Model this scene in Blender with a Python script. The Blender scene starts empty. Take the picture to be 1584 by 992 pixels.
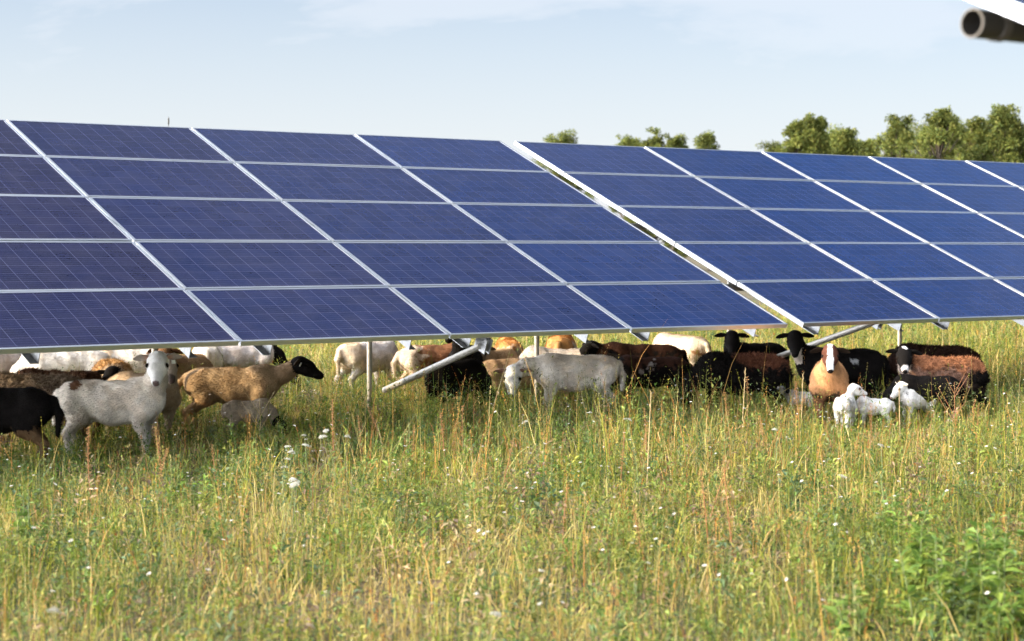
import bpy, math, random
import numpy as np
from mathutils import Vector, Matrix, Quaternion

random.seed(7); rng = np.random.default_rng(7)
SC = bpy.context.scene
COL = SC.collection
R_ = math.radians

# ------------------------------------------------------------------ camera model
F_PX, YAW, PITCH = 2939.76, 0.6424, -0.0371
CAM = np.array([-7.1097, -12.9887, 1.70])
FWD = np.array([math.sin(YAW) * math.cos(PITCH), math.cos(YAW) * math.cos(PITCH), math.sin(PITCH)])
RGT = np.array([math.cos(YAW), -math.sin(YAW), 0.0])
FWH = np.array([math.sin(YAW), math.cos(YAW), 0.0])

def spot(px, d):
    """ground point seen in image column px at horizontal distance d"""
    lat = (px - 792) / F_PX * d * math.cos(PITCH)
    p = CAM + FWH * d + RGT * lat
    return np.array([p[0], p[1], 0.0])

# ------------------------------------------------------------------ tiny helpers
def tag(o, label=None, cat=None, group=None, kind=None):
    if label: o['label'] = label
    if cat: o['category'] = cat
    if group: o['group'] = group
    if kind: o['kind'] = kind
    return o

def link(o, parent=None):
    COL.objects.link(o)
    if parent: o.parent = parent
    return o

def empty(name, loc, rz=0.0):
    o = bpy.data.objects.new(name, None); o.location = loc; o.rotation_euler = (0, 0, rz)
    o.empty_display_size = 0.1
    return link(o)

def mesh_np(name, V, polys, mat=None, col=None, smooth=False, uv=None):
    """polys: list of int arrays (n,k) of equal k each"""
    me = bpy.data.meshes.new(name)
    V = np.ascontiguousarray(V, dtype=np.float32)
    polys = [np.asarray(p, dtype=np.int32) for p in polys if len(p)]
    me.vertices.add(len(V)); me.vertices.foreach_set('co', V.ravel())
    loops = np.concatenate([p.ravel() for p in polys])
    tot = np.concatenate([np.full(len(p), p.shape[1], np.int32) for p in polys])
    start = np.concatenate([[0], np.cumsum(tot)[:-1]]).astype(np.int32)
    me.loops.add(len(loops)); me.loops.foreach_set('vertex_index', loops)
    me.polygons.add(len(tot)); me.polygons.foreach_set('loop_start', start)
    if smooth is True:
        me.polygons.foreach_set('use_smooth', np.ones(len(tot), bool))
    else:
        me.polygons.foreach_set('use_smooth', np.zeros(len(tot), bool) if smooth is False else np.asarray(smooth, bool))
    me.update(calc_edges=True)
    if col is not None:
        a = me.color_attributes.new('Col', 'FLOAT_COLOR', 'POINT')
        c = np.ones((len(V), 4), np.float32); c[:, :3] = col
        a.data.foreach_set('color', c.ravel())
    if uv is not None:
        l = me.uv_layers.new(name='UVMap')
        l.data.foreach_set('uv', np.ascontiguousarray(uv[loops], np.float32).ravel())
    if mat: me.materials.append(mat)
    return me

class MB:
    """collects boxes, tubes, lofts into one mesh"""
    def __init__(s): s.v = []; s.q = []; s.t = []; s.n = 0; s.sm = []
    def add(s, v, q=(), t=()):
        v = np.asarray(v, float); s.v.append(v)
        if len(q): s.q.append(np.asarray(q, int) + s.n)
        if len(t): s.t.append(np.asarray(t, int) + s.n)
        s.n += len(v)
    def box(s, c, d, M=None):
        x, y, z = [k / 2 for k in d]
        v = np.array([(a * x, b * y, e * z) for a in (-1, 1) for b in (-1, 1) for e in (-1, 1)], float)
        if M is not None: v = v @ np.asarray(M).T
        s.add(v + np.asarray(c, float), [(0, 1, 3, 2), (4, 6, 7, 5), (0, 4, 5, 1), (2, 3, 7, 6), (0, 2, 6, 4), (1, 5, 7, 3)])
    def tube(s, pts, rad, n=16, cap=True):
        pts = [np.asarray(p, float) for p in pts]
        if not hasattr(rad, '__len__'): rad = [rad] * len(pts)
        rings = []
        for i, p in enumerate(pts):
            d = pts[min(i + 1, len(pts) - 1)] - pts[max(i - 1, 0)]; d /= np.linalg.norm(d)
            a = np.cross(d, (0, 0, 1.0) if abs(d[2]) < .9 else (1.0, 0, 0)); a /= np.linalg.norm(a); b = np.cross(d, a)
            t = np.arange(n) / n * 2 * math.pi
            rings.append(p + rad[i] * (np.cos(t)[:, None] * a + np.sin(t)[:, None] * b))
        v = np.concatenate(rings); q = []
        for i in range(len(pts) - 1):
            for k in range(n):
                k2 = (k + 1) % n
                q.append((i * n + k, i * n + k2, (i + 1) * n + k2, (i + 1) * n + k))
        t = []
        if cap:
            m = len(v); v = np.concatenate([v, [pts[0], pts[-1]]])
            for k in range(n):
                k2 = (k + 1) % n
                t.append((m, k2, k)); t.append((m + 1, (len(pts) - 1) * n + k, (len(pts) - 1) * n + k2))
        s.add(v, q, t)
    def mesh(s, name, mat, smooth=False):
        P = []
        if s.q: P.append(np.concatenate(s.q))
        if s.t: P.append(np.concatenate(s.t))
        return mesh_np(name, np.concatenate(s.v), P, mat, smooth=smooth)
    def build(s, name, mat, parent=None, smooth=False):
        return link(bpy.data.objects.new(name, s.mesh(name, mat, smooth)), parent)

class Field:
    """smooth pseudo random field, about 0..1"""
    def __init__(s, scale, seed, dim=2, n=14, oct=2):
        r = np.random.default_rng(seed); s.k = []; s.p = []; s.a = []
        for o in range(oct):
            for i in range(n):
                d = r.normal(size=dim); d /= np.linalg.norm(d)
                s.k.append(d * 2 * math.pi / scale * r.uniform(.6, 1.6) * 2 ** o); s.p.append(r.uniform(0, 6.28)); s.a.append(.6 ** o)
        s.k = np.array(s.k); s.p = np.array(s.p); s.a = np.array(s.a)
        s.norm = math.sqrt((s.a ** 2).sum() / 2)
    def __call__(s, P):
        P = np.asarray(P)[..., :s.k.shape[1]]
        v = np.zeros(P.shape[:-1])
        for k, p, a in zip(s.k, s.p, s.a): v += a * np.sin(P @ k + p)
        return 1 / (1 + np.exp(-1.6 * v / s.norm))

# ------------------------------------------------------------------ materials
def mat(name):
    m = bpy.data.materials.new(name); m.use_nodes = True
    nt = m.node_tree; b = nt.nodes['Principled BSDF']
    return m, nt, b

def N(nt, typ, **kw):
    n = nt.nodes.new(typ)
    for k, v in kw.items():
        if k.startswith('_'): n.inputs[k[1:].replace('_', ' ')].default_value = v
        else: setattr(n, k, v)
    return n

def metal(name, c, rough, metallic=.85, bump=.0, var=.25, scale=14):
    m, nt, b = mat(name); L = nt.links
    tc = N(nt, 'ShaderNodeTexCoord'); no = N(nt, 'ShaderNodeTexNoise', _Scale=scale, _Detail=5.0)
    L.new(tc.outputs['Object'], no.inputs['Vector'])
    r = N(nt, 'ShaderNodeValToRGB'); r.color_ramp.elements[0].position = .3; r.color_ramp.elements[1].position = .7
    r.color_ramp.elements[0].color = (*[k * (1 - var) for k in c], 1); r.color_ramp.elements[1].color = (*c, 1)
    L.new(no.outputs['Fac'], r.inputs['Fac']); L.new(r.outputs['Color'], b.inputs['Base Color'])
    mr = N(nt, 'ShaderNodeMapRange'); mr.inputs['To Min'].default_value = rough * .8; mr.inputs['To Max'].default_value = rough * 1.25
    L.new(no.outputs['Fac'], mr.inputs['Value']); L.new(mr.outputs['Result'], b.inputs['Roughness'])
    b.inputs['Metallic'].default_value = metallic
    return m

M_FRAME = metal('anodised_aluminium', (.66, .70, .75), .30, .92, var=.03, scale=1.5)
M_GALV = metal('galvanised_steel', (.32, .33, .34), .45, .7, var=.35, scale=30)
M_TUBE = metal('weathered_steel_tube', (.36, .345, .31), .5, .45, var=.3, scale=20)
M_DARKTUBE = metal('dark_tube_steel', (.035, .032, .028), .5, .1, var=.3, scale=20)  # shade on the near tube put into its base colour; the mast shares it
M_RIM = metal('cut_tube_edge', (.12, .11, .10), .6, .1, var=.3)
M_BACK = metal('white_backsheet', (.55, .56, .58), .5, 0, var=.05)
M_RUBBER = metal('black_plastic', (.02, .02, .02), .5, 0, var=.2)

def panel_material():
    m, nt, b = mat('polycrystalline_cells'); L = nt.links
    uv = N(nt, 'ShaderNodeUVMap'); sx = N(nt, 'ShaderNodeSeparateXYZ'); L.new(uv.outputs['UV'], sx.inputs[0])
    def lines(sock, period, width):
        d = N(nt, 'ShaderNodeMath', operation='DIVIDE'); d.inputs[1].default_value = period; L.new(sock, d.inputs[0])
        f = N(nt, 'ShaderNodeMath', operation='FRACT'); L.new(d.outputs[0], f.inputs[0])
        s = N(nt, 'ShaderNodeMath', operation='SUBTRACT'); s.inputs[1].default_value = .5; L.new(f.outputs[0], s.inputs[0])
        a = N(nt, 'ShaderNodeMath', operation='ABSOLUTE'); L.new(s.outputs[0], a.inputs[0])
        g = N(nt, 'ShaderNodeMath', operation='GREATER_THAN'); g.inputs[1].default_value = .5 - width / period / 2; L.new(a.outputs[0], g.inputs[0])
        return g.outputs[0]
    gx = lines(sx.outputs['X'], 1.0 / 12, .0042 / 1.9); gy = lines(sx.outputs['Y'], 1.0 / 6, .0036 / .95)
    bb = lines(sx.outputs['Y'], 1.0 / 24, .0026 / .95)
    mx = N(nt, 'ShaderNodeMath', operation='MAXIMUM'); L.new(gx, mx.inputs[0]); L.new(gy, mx.inputs[1])
    # per-cell tone
    sc = N(nt, 'ShaderNodeVectorMath', operation='MULTIPLY'); sc.inputs[1].default_value = (12, 6, 1); L.new(uv.outputs['UV'], sc.inputs[0])
    fl = N(nt, 'ShaderNodeVectorMath', operation='FLOOR'); L.new(sc.outputs[0], fl.inputs[0])
    oi = N(nt, 'ShaderNodeObjectInfo')
    ad = N(nt, 'ShaderNodeVectorMath', operation='ADD'); L.new(fl.outputs[0], ad.inputs[0]); L.new(oi.outputs['Location'], ad.inputs[1])
    wn = N(nt, 'ShaderNodeTexWhiteNoise'); L.new(ad.outputs[0], wn.inputs['Vector'])
    vor = N(nt, 'ShaderNodeTexVoronoi', _Scale=55.0); 
    v2 = N(nt, 'ShaderNodeVectorMath', operation='MULTIPLY'); v2.inputs[1].default_value = (1.9, .95, 1); L.new(uv.outputs['UV'], v2.inputs[0]); L.new(v2.outputs[0], vor.inputs['Vector'])
    vs = N(nt, 'ShaderNodeSeparateColor'); L.new(vor.outputs['Color'], vs.inputs[0])
    mm = N(nt, 'ShaderNodeMath', operation='ADD'); L.new(wn.outputs['Value'], mm.inputs[0]); L.new(vs.outputs[0], mm.inputs[1])
    mr = N(nt, 'ShaderNodeMapRange'); mr.inputs['From Max'].default_value = 2; mr.inputs['To Min'].default_value = .78; mr.inputs['To Max'].default_value = 1.22; L.new(mm.outputs[0], mr.inputs['Value'])
    # object colour carries a painted reflection tint plus slight random module tone
    mul = N(nt, 'ShaderNodeVectorMath', operation='SCALE'); L.new(oi.outputs['Color'], mul.inputs[0]); L.new(mr.outputs['Result'], mul.inputs['Scale'])
    c1 = N(nt, 'ShaderNodeMix', data_type='RGBA'); L.new(bb, c1.inputs['Factor']); L.new(mul.outputs[0], c1.inputs['A']); c1.inputs['B'].default_value = (.03, .036, .085, 1)
    c2 = N(nt, 'ShaderNodeMix', data_type='RGBA'); L.new(mx.outputs[0], c2.inputs['Factor']); L.new(c1.outputs['Result'], c2.inputs['A']); c2.inputs['B'].default_value = (.062, .068, .135, 1)
    # light dust, more along the lower edge of each module
    no = N(nt, 'ShaderNodeTexNoise', _Scale=4.0, _Detail=6.0); ofs = N(nt, 'ShaderNodeVectorMath', operation='MULTIPLY_ADD'); ofs.inputs[1].default_value = (1.7, 2.3, 3.1); L.new(oi.outputs['Location'], ofs.inputs[0]); L.new(v2.outputs[0], ofs.inputs[2]); L.new(ofs.outputs[0], no.inputs['Vector'])
    dr = N(nt, 'ShaderNodeMapRange'); dr.inputs['From Min'].default_value = .35; dr.inputs['From Max'].default_value = .8; dr.inputs['To Max'].default_value = .03; L.new(no.outputs['Fac'], dr.inputs['Value'])
    ed = N(nt, 'ShaderNodeMapRange'); ed.inputs['From Min'].default_value = .05; ed.inputs['From Max'].default_value = 0; ed.inputs['To Max'].default_value = .06; L.new(sx.outputs['Y'], ed.inputs['Value'])
    da = N(nt, 'ShaderNodeMath', operation='ADD'); L.new(dr.outputs['Result'], da.inputs[0]); L.new(ed.outputs['Result'], da.inputs[1])
    c3 = N(nt, 'ShaderNodeMix', data_type='RGBA'); L.new(da.outputs[0], c3.inputs['Factor']); L.new(c2.outputs['Result'], c3.inputs['A']); c3.inputs['B'].default_value = (.30, .27, .24, 1)
    L.new(c3.outputs['Result'], b.inputs['Base Color'])
    b.inputs['Roughness'].default_value = .16; b.inputs['IOR'].default_value = 1.13
    return m
M_CELL = panel_material()

def leaf_material(name, trans=.35, rough=.6, spec=.25):
    m, nt, b = mat(name); L = nt.links
    at = N(nt, 'ShaderNodeAttribute', attribute_name='Col')
    L.new(at.outputs['Color'], b.inputs['Base Color']); b.inputs['Roughness'].default_value = rough
    b.inputs['Specular IOR Level'].default_value = spec
    if trans:
        t = N(nt, 'ShaderNodeBsdfTranslucent'); L.new(at.outputs['Color'], t.inputs['Color'])
        mx = N(nt, 'ShaderNodeMixShader'); mx.inputs[0].default_value = trans
        L.new(b.outputs[0], mx.inputs[1]); L.new(t.outputs[0], mx.inputs[2])
        L.new(mx.outputs[0], nt.nodes['Material Output'].inputs['Surface'])
    return m
M_GRASS = leaf_material('grass_blades'); M_LEAF = leaf_material('weed_leaves', .35, .5, .35)
M_TREE = leaf_material('tree_leaves', .3, .6, .2); M_PETAL = leaf_material('white_petals', .3, .7, .1)

def coat_material():
    m, nt, b = mat('sheep_coat'); L = nt.links
    at = N(nt, 'ShaderNodeAttribute', attribute_name='Col'); tc = N(nt, 'ShaderNodeTexCoord')
    n1 = N(nt, 'ShaderNodeTexNoise', _Scale=7.0, _Detail=6.0); L.new(tc.outputs['Object'], n1.inputs['Vector'])
    mp = N(nt, 'ShaderNodeMapping'); mp.inputs['Scale'].default_value = (60, 160, 110); L.new(tc.outputs['Object'], mp.inputs['Vector'])
    n2 = N(nt, 'ShaderNodeTexNoise', _Scale=1.0, _Detail=4.0); L.new(mp.outputs[0], n2.inputs['Vector'])
    ad = N(nt, 'ShaderNodeMath', operation='ADD'); L.new(n1.outputs['Fac'], ad.inputs[0]); L.new(n2.outputs['Fac'], ad.inputs[1])
    mr = N(nt, 'ShaderNodeMapRange'); mr.inputs['From Min'].default_value = .6; mr.inputs['From Max'].default_value = 1.4; mr.inputs['To Min'].default_value = .80; mr.inputs['To Max'].default_value = 1.16
    L.new(ad.outputs[0], mr.inputs['Value'])
    sc = N(nt, 'ShaderNodeVectorMath', operation='SCALE'); L.new(at.outputs['Color'], sc.inputs[0]); L.new(mr.outputs['Result'], sc.inputs['Scale'])
    L.new(sc.outputs[0], b.inputs['Base Color']); b.inputs['Roughness'].default_value = .85; b.inputs['Specular IOR Level'].default_value = .06
    b.inputs['Sheen Weight'].default_value = .0; b.inputs['Sheen Roughness'].default_value = .5
    bp = N(nt, 'ShaderNodeBump', _Strength=.5, _Distance=.01); L.new(n2.outputs['Fac'], bp.inputs['Height']); L.new(bp.outputs[0], b.inputs['Normal'])
    return m
M_COAT = coat_material()

def simple(name, c, rough=.6):
    return metal(name, c, rough, 0, var=.15, scale=25)
M_BARK = metal('tree_bark', (.09, .07, .05), .9, 0, var=.5, scale=6)
M_TAG = simple('ear_tag_white', (.85, .85, .82))

def ground_material():
    m, nt, b = mat('meadow_soil'); L = nt.links
    tc = N(nt, 'ShaderNodeTexCoord')
    n1 = N(nt, 'ShaderNodeTexNoise', _Scale=.5, _Detail=8.0); L.new(tc.outputs['Object'], n1.inputs['Vector'])
    n2 = N(nt, 'ShaderNodeTexNoise', _Scale=22.0, _Detail=6.0); L.new(tc.outputs['Object'], n2.inputs['Vector'])
    r1 = N(nt, 'ShaderNodeValToRGB'); e = r1.color_ramp.elements
    e[0].position = .35; e[0].color = (.055, .06, .02, 1); e[1].position = .65; e[1].color = (.12, .09, .045, 1)
    L.new(n1.outputs['Fac'], r1.inputs['Fac'])
    r2 = N(nt, 'ShaderNodeValToRGB'); e = r2.color_ramp.elements
    e[0].position = .35; e[0].color = (.45, .42, .38, 1); e[1].position = .7; e[1].color = (1.25, 1.2, 1.1, 1)
    L.new(n2.outputs['Fac'], r2.inputs['Fac'])
    mx = N(nt, 'ShaderNodeMix', data_type='RGBA', blend_type='MULTIPLY'); mx.inputs['Factor'].default_value = 1
    L.new(r1.outputs['Color'], mx.inputs['A']); L.new(r2.outputs['Color'], mx.inputs['B']); L.new(mx.outputs['Result'], b.inputs['Base Color'])
    b.inputs['Roughness'].default_value = .95
    bp = N(nt, 'ShaderNodeBump', _Strength=.8, _Distance=.03); L.new(n2.outputs['Fac'], bp.inputs['Height']); L.new(bp.outputs[0], b.inputs['Normal'])
    return m

# ------------------------------------------------------------------ light, sky, camera
SUN_EL, SUN_A = R_(19), R_(21)          # sun in the west-north-west, low evening light
SUN = np.array([-math.cos(SUN_EL) * math.cos(SUN_A), math.cos(SUN_EL) * math.sin(SUN_A), math.sin(SUN_EL)])
ld = bpy.data.lights.new('sun', 'SUN'); ld.energy = 2.45; ld.angle = R_(.55); ld.color = (1.0, .80, .51)
lo = link(bpy.data.objects.new('sun', ld)); lo.rotation_euler = Vector(SUN).to_track_quat('Z', 'Y').to_euler(); lo.location = (-30, 10, 20)

w = bpy.data.worlds.new('World'); SC.world = w; w.use_nodes = True
nt = w.node_tree; L = nt.links; bg = nt.nodes['Background']
sky = N(nt, 'ShaderNodeTexSky', sky_type='NISHITA', sun_disc=False, sun_elevation=SUN_EL, sun_rotation=math.atan2(SUN[0], SUN[1]))
sky.air_density = 1.0; sky.dust_density = .8; sky.ozone_density = 2.4
tc = N(nt, 'ShaderNodeTexCoord')
rot = N(nt, 'ShaderNodeMapping'); rot.inputs['Rotation'].default_value = (0, R_(6), -YAW + .5); L.new(tc.outputs['Generated'], rot.inputs['Vector'])
mp = N(nt, 'ShaderNodeMapping'); mp.inputs['Scale'].default_value = (3.4, 3.4, 15.0); mp.inputs['Location'].default_value = (3.4, .9, 1.75); L.new(rot.outputs[0], mp.inputs['Vector'])
no = N(nt, 'ShaderNodeTexNoise', _Scale=.85, _Detail=9.0, _Roughness=.6, _Distortion=.35); L.new(mp.outputs[0], no.inputs['Vector'])
cr = N(nt, 'ShaderNodeMapRange', interpolation_type='SMOOTHSTEP'); cr.inputs['From Min'].default_value = .40; cr.inputs['From Max'].default_value = .64; cr.inputs['To Max'].default_value = .6
L.new(no.outputs['Fac'], cr.inputs['Value'])
# thin high veil over the whole sky, thicker low down
sz = N(nt, 'ShaderNodeSeparateXYZ'); L.new(tc.outputs['Generated'], sz.inputs[0])
ve = N(nt, 'ShaderNodeMapRange'); ve.inputs['From Min'].default_value = 0.0; ve.inputs['From Max'].default_value = .22; ve.inputs['To Min'].default_value = .85; ve.inputs['To Max'].default_value = .08; L.new(sz.outputs['Z'], ve.inputs['Value'])
mxf = N(nt, 'ShaderNodeMath', operation='MAXIMUM'); L.new(cr.outputs['Result'], mxf.inputs[0]); L.new(ve.outputs['Result'], mxf.inputs[1])
cm = N(nt, 'ShaderNodeMix', data_type='RGBA'); L.new(mxf.outputs[0], cm.inputs['Factor']); ht = N(nt, 'ShaderNodeMix', data_type='RGBA', blend_type='MULTIPLY'); ht.inputs['Factor'].default_value = 1; ht.inputs['B'].default_value = (.69, .74, .83, 1); L.new(sky.outputs[0], ht.inputs['A']); L.new(ht.outputs['Result'], cm.inputs['A']); 
sd = N(nt, 'ShaderNodeVectorMath', operation='DOT_PRODUCT'); L.new(tc.outputs['Generated'], sd.inputs[0]); sd.inputs[1].default_value = SUN
sg = N(nt, 'ShaderNodeMapRange', interpolation_type='SMOOTHSTEP'); sg.inputs['From Min'].default_value = .06; sg.inputs['From Max'].default_value = 1.0; sg.inputs['To Min'].default_value = 1.0; sg.inputs['To Max'].default_value = 30.0; L.new(sd.outputs['Value'], sg.inputs['Value'])  # veil glow on the sun side, out of view, added to fill shade under arrays
cb = N(nt, 'ShaderNodeVectorMath', operation='SCALE'); cb.inputs[0].default_value = (4.9, 4.95, 5.2); L.new(sg.outputs['Result'], cb.inputs['Scale']); L.new(cb.outputs[0], cm.inputs['B'])
L.new(cm.outputs['Result'], bg.inputs['Color']); bg.inputs['Strength'].default_value = .05

cd = bpy.data.cameras.new('camera'); co = link(bpy.data.objects.new('camera', cd)); SC.camera = co
cd.sensor_width = 36; cd.lens = F_PX / 1584 * 36; cd.clip_end = 3000; cd.clip_start = .05
co.location = CAM; co.rotation_euler = (math.pi / 2 + PITCH, 0, -YAW)
cd.dof.use_dof = True; cd.dof.focus_distance = 17.0; cd.dof.aperture_fstop = 3.2
SC.view_settings.view_transform = 'Standard'; SC.view_settings.look = 'None'; SC.view_settings.gamma = 1; SC.view_settings.exposure = 2.06
SC.cycles.use_denoising = True; SC.cycles.denoising_input_passes = 'RGB_ALBEDO_NORMAL'; SC.cycles.denoising_prefilter = 'ACCURATE'

# ------------------------------------------------------------------ ground
gs = 1500
g = MB(); g.add([(-gs, -gs, 0), (gs, -gs, 0), (gs, gs, 0), (-gs, gs, 0)], [(0, 1, 2, 3)])
tag(g.build('ground', ground_material()), kind='structure')

# ------------------------------------------------------------------ solar arrays
TILT = .3999; PW, PH = 1.956, .992; ROWP = 1.012; ZL = .995
CT, ST = math.cos(TILT), math.sin(TILT)
LIP, FT = .021, .040
fr = MB()
fr.box((PW / 2, LIP / 2, -FT / 2), (PW, LIP, FT)); fr.box((PW / 2, PH - LIP / 2, -FT / 2), (PW, LIP, FT))
fr.box((LIP / 2, PH / 2, -FT / 2), (LIP, PH - 2 * LIP, FT)); fr.box((PW - LIP / 2, PH / 2, -FT / 2), (LIP, PH - 2 * LIP, FT))
FRAME_ME = fr.mesh('frame', M_FRAME)
gw, gh = PW - 2 * LIP, PH - 2 * LIP
gv = np.array([(LIP, LIP, -.003), (PW - LIP, LIP, -.003), (PW - LIP, PH - LIP, -.003), (LIP, PH - LIP, -.003)])
gb = gv.copy(); gb[:, 2] = -.010
mg = .011
GLASS_ME = mesh_np('solar_panel', np.concatenate([gv, gb]), [np.array([(0, 1, 2, 3), (7, 6, 5, 4), (0, 4, 5, 1), (1, 5, 6, 2), (2, 6, 7, 3), (3, 7, 4, 0)])], M_CELL,
                   uv=np.tile(np.array([(0, 0), (1, 0), (1, 1), (0, 1)], float), (2, 1)))
GLASS_ME.materials.append(M_BACK)
GLASS_ME.polygons[1].material_index = 1

def solar_array(x0, y0, cols, pitch, label, rails, tube_v, posts, tints, tube_drop=.205, tube_x=None, braces=(), tube_mat=None, zl=ZL, tube_r=.036):
    root = empty('solar_array', (x0, y0, 0))
    tag(root, label, 'solar array')
    Rm = Matrix.Rotation(TILT, 4, 'X')
    def P(u, v, h=0):       # table coordinates: along row, up slope, above the glass
        return np.array([u, v * CT - h * ST, zl + v * ST + h * CT])
    for c in range(cols):
        for r in range(5):
            o = link(bpy.data.objects.new('solar_panel', GLASS_ME), root)
            o.location = P(c * pitch + random.uniform(-.002, .002), r * ROWP + random.uniform(-.002, .002), 0)
            o.rotation_euler = (TILT + random.uniform(-.0025, .0025), random.uniform(-.002, .002), 0)
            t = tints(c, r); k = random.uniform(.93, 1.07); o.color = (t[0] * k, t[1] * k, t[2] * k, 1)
            link(bpy.data.objects.new('frame', FRAME_ME), o)
    Wd = cols * pitch
    L5 = 5 * ROWP
    Mrot = np.array(Rm.to_3x3())
    for i, u in enumerate(rails):        # C-section rails up the slope
        sgn = 1 if i % 2 else -1
        m = MB(); rh, rw = .140, .070
        vc = L5 / 2 + .03
        m.box(P(u, vc, -FT - rh / 2 - .004), (.006, L5 - .16, rh), Mrot)
        m.box(P(u + sgn * rw / 2, vc, -FT - .0075), (rw - .008, L5 - .16, .006), Mrot)
        m.box(P(u + sgn * rw / 2, vc, -FT - rh + .0), (rw - .008, L5 - .16, .006), Mrot)
        m.build('rail', M_GALV, root)
    tx0, tx1 = tube_x if tube_x else (.05, Wd - .05)
    for v in tube_v:
        m = MB(); a = P(tx0, v, -tube_drop - .02); b2 = P(tx1, v, -tube_drop - .02)
        n = 28; t = np.arange(n) / n * 2 * math.pi
        ring = lambda x, r: np.stack([np.full(n, x), a[1] + r * np.cos(t), a[2] + r * np.sin(t)], 1)
        V = np.concatenate([ring(tx0, tube_r), ring(tx1, tube_r), ring(tx0, tube_r - .004), ring(tx1, tube_r - .004)])
        q = []
        for k in range(n):
            k2 = (k + 1) % n
            q += [(k, k2, n + k2, n + k), (2 * n + k2, 2 * n + k, 3 * n + k, 3 * n + k2), (k2, k, 2 * n + k, 2 * n + k2), (n + k, n + k2, 3 * n + k2, 3 * n + k)]
        m.add(V, q)
        m.build('torque_tube', tube_mat or M_TUBE, root, smooth=False)
        if tube_mat:
            m = MB(); V = np.concatenate([ring(tx0 - .002, tube_r), ring(tx0 - .002, tube_r - .004), ring(tx0 + .003, tube_r + .0015), ring(tx0 + .003, tube_r - .0055)]); m.add(V, [(k, n + k, n + (k + 1) % n, (k + 1) % n) for k in range(n)] + [(k, (k + 1) % n, 2 * n + (k + 1) % n, 2 * n + k) for k in range(n)]); m.build('tube_rim', M_RIM, root)
            for xx in (tx0 + .105, tx0 + .30):
                m = MB(); m.tube([(xx - .016, a[1], a[2]), (xx + .016, a[1], a[2])], tube_r + .004, 28); m.build('clamp', M_RIM, root)
    v = tube_v[0]; yb = P(0, v)[1]; zt = P(0, v, -tube_drop - .05)[2]
    for u in posts:
        m = MB(); m.tube([(u, yb, -.2), (u, yb, zt)], .026, 18); m.tube([(u, yb, zt - .05), (u, yb, zt + .02)], .036, 18)
        m.build('post', M_TUBE, root, smooth=False)
    for (p0, p1) in braces:
        p0 = np.array(p0, float); p1 = np.array(p1, float)
        d = (p1 - p0) / np.linalg.norm(p1 - p0)
        m = MB(); m.tube([p0 - d * .1, p1], .031, 18); m.build('brace', M_TUBE, root)
        m = MB(); m.box(p1 + np.array([0, 0, .02]), (.012, .16, .13), Mrot); m.box(p1 + np.array([.05, 0, .02]), (.012, .16, .13), Mrot)
        m.build('bracket', M_GALV, root)
    return root

def reflection_tint(c0):  # purple to blue along the row: view-angle reflection painted into the base colours
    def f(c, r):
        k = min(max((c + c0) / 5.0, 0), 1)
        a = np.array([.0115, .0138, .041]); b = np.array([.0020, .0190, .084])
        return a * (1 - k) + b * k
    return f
x1 = -4 * 1.976
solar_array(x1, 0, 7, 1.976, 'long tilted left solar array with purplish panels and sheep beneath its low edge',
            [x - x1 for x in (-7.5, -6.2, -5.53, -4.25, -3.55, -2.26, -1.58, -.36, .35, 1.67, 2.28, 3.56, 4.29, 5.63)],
            (3.0, 1.35), [x - x1 for x in (-6.4, -4.1, -1.75, .62, 2.93, 5.0)], reflection_tint(-3), braces=[((3.10 - x1, 2.70, .335), (2.37 - x1, .12, .885))])
x2 = 6.124
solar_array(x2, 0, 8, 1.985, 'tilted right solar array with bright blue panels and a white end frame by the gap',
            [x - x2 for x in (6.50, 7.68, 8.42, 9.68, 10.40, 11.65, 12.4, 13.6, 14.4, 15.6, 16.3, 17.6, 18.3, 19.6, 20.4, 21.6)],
            (3.0, 1.35), [x - x2 for x in (7.75, 10.6, 13.4, 16.2, 19.0)], reflection_tint(3), braces=[((7.84 - x2, 2.70, .33), (7.66 - x2, .50, .95))])
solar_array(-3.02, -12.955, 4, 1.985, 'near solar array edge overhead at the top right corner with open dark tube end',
            (), (3.645,), [1.5, 4.6, 7.4], reflection_tint(2), tube_drop=.082, tube_x=(.05, 7.9), tube_mat=M_DARKTUBE, tube_r=.040)

# ------------------------------------------------------------------ sensor mast behind the left array
mp_ = spot(262, 42)
root = tag(empty('sensor_mast', mp_), 'tiny thin mast poking above the top edge of the left array', 'mast')
m = MB(); m.tube([(0, 0, 0), (0, 0, 4.45)], [.016, .007], 8); m.build('pole', M_DARKTUBE, root)
m = MB(); m.tube([(0, 0, 4.45), (0, 0, 4.5), (0, 0, 4.58), (0, 0, 4.62)], [.009, .018, .018, .009], 10); m.build('sensor', M_DARKTUBE, root)

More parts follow.
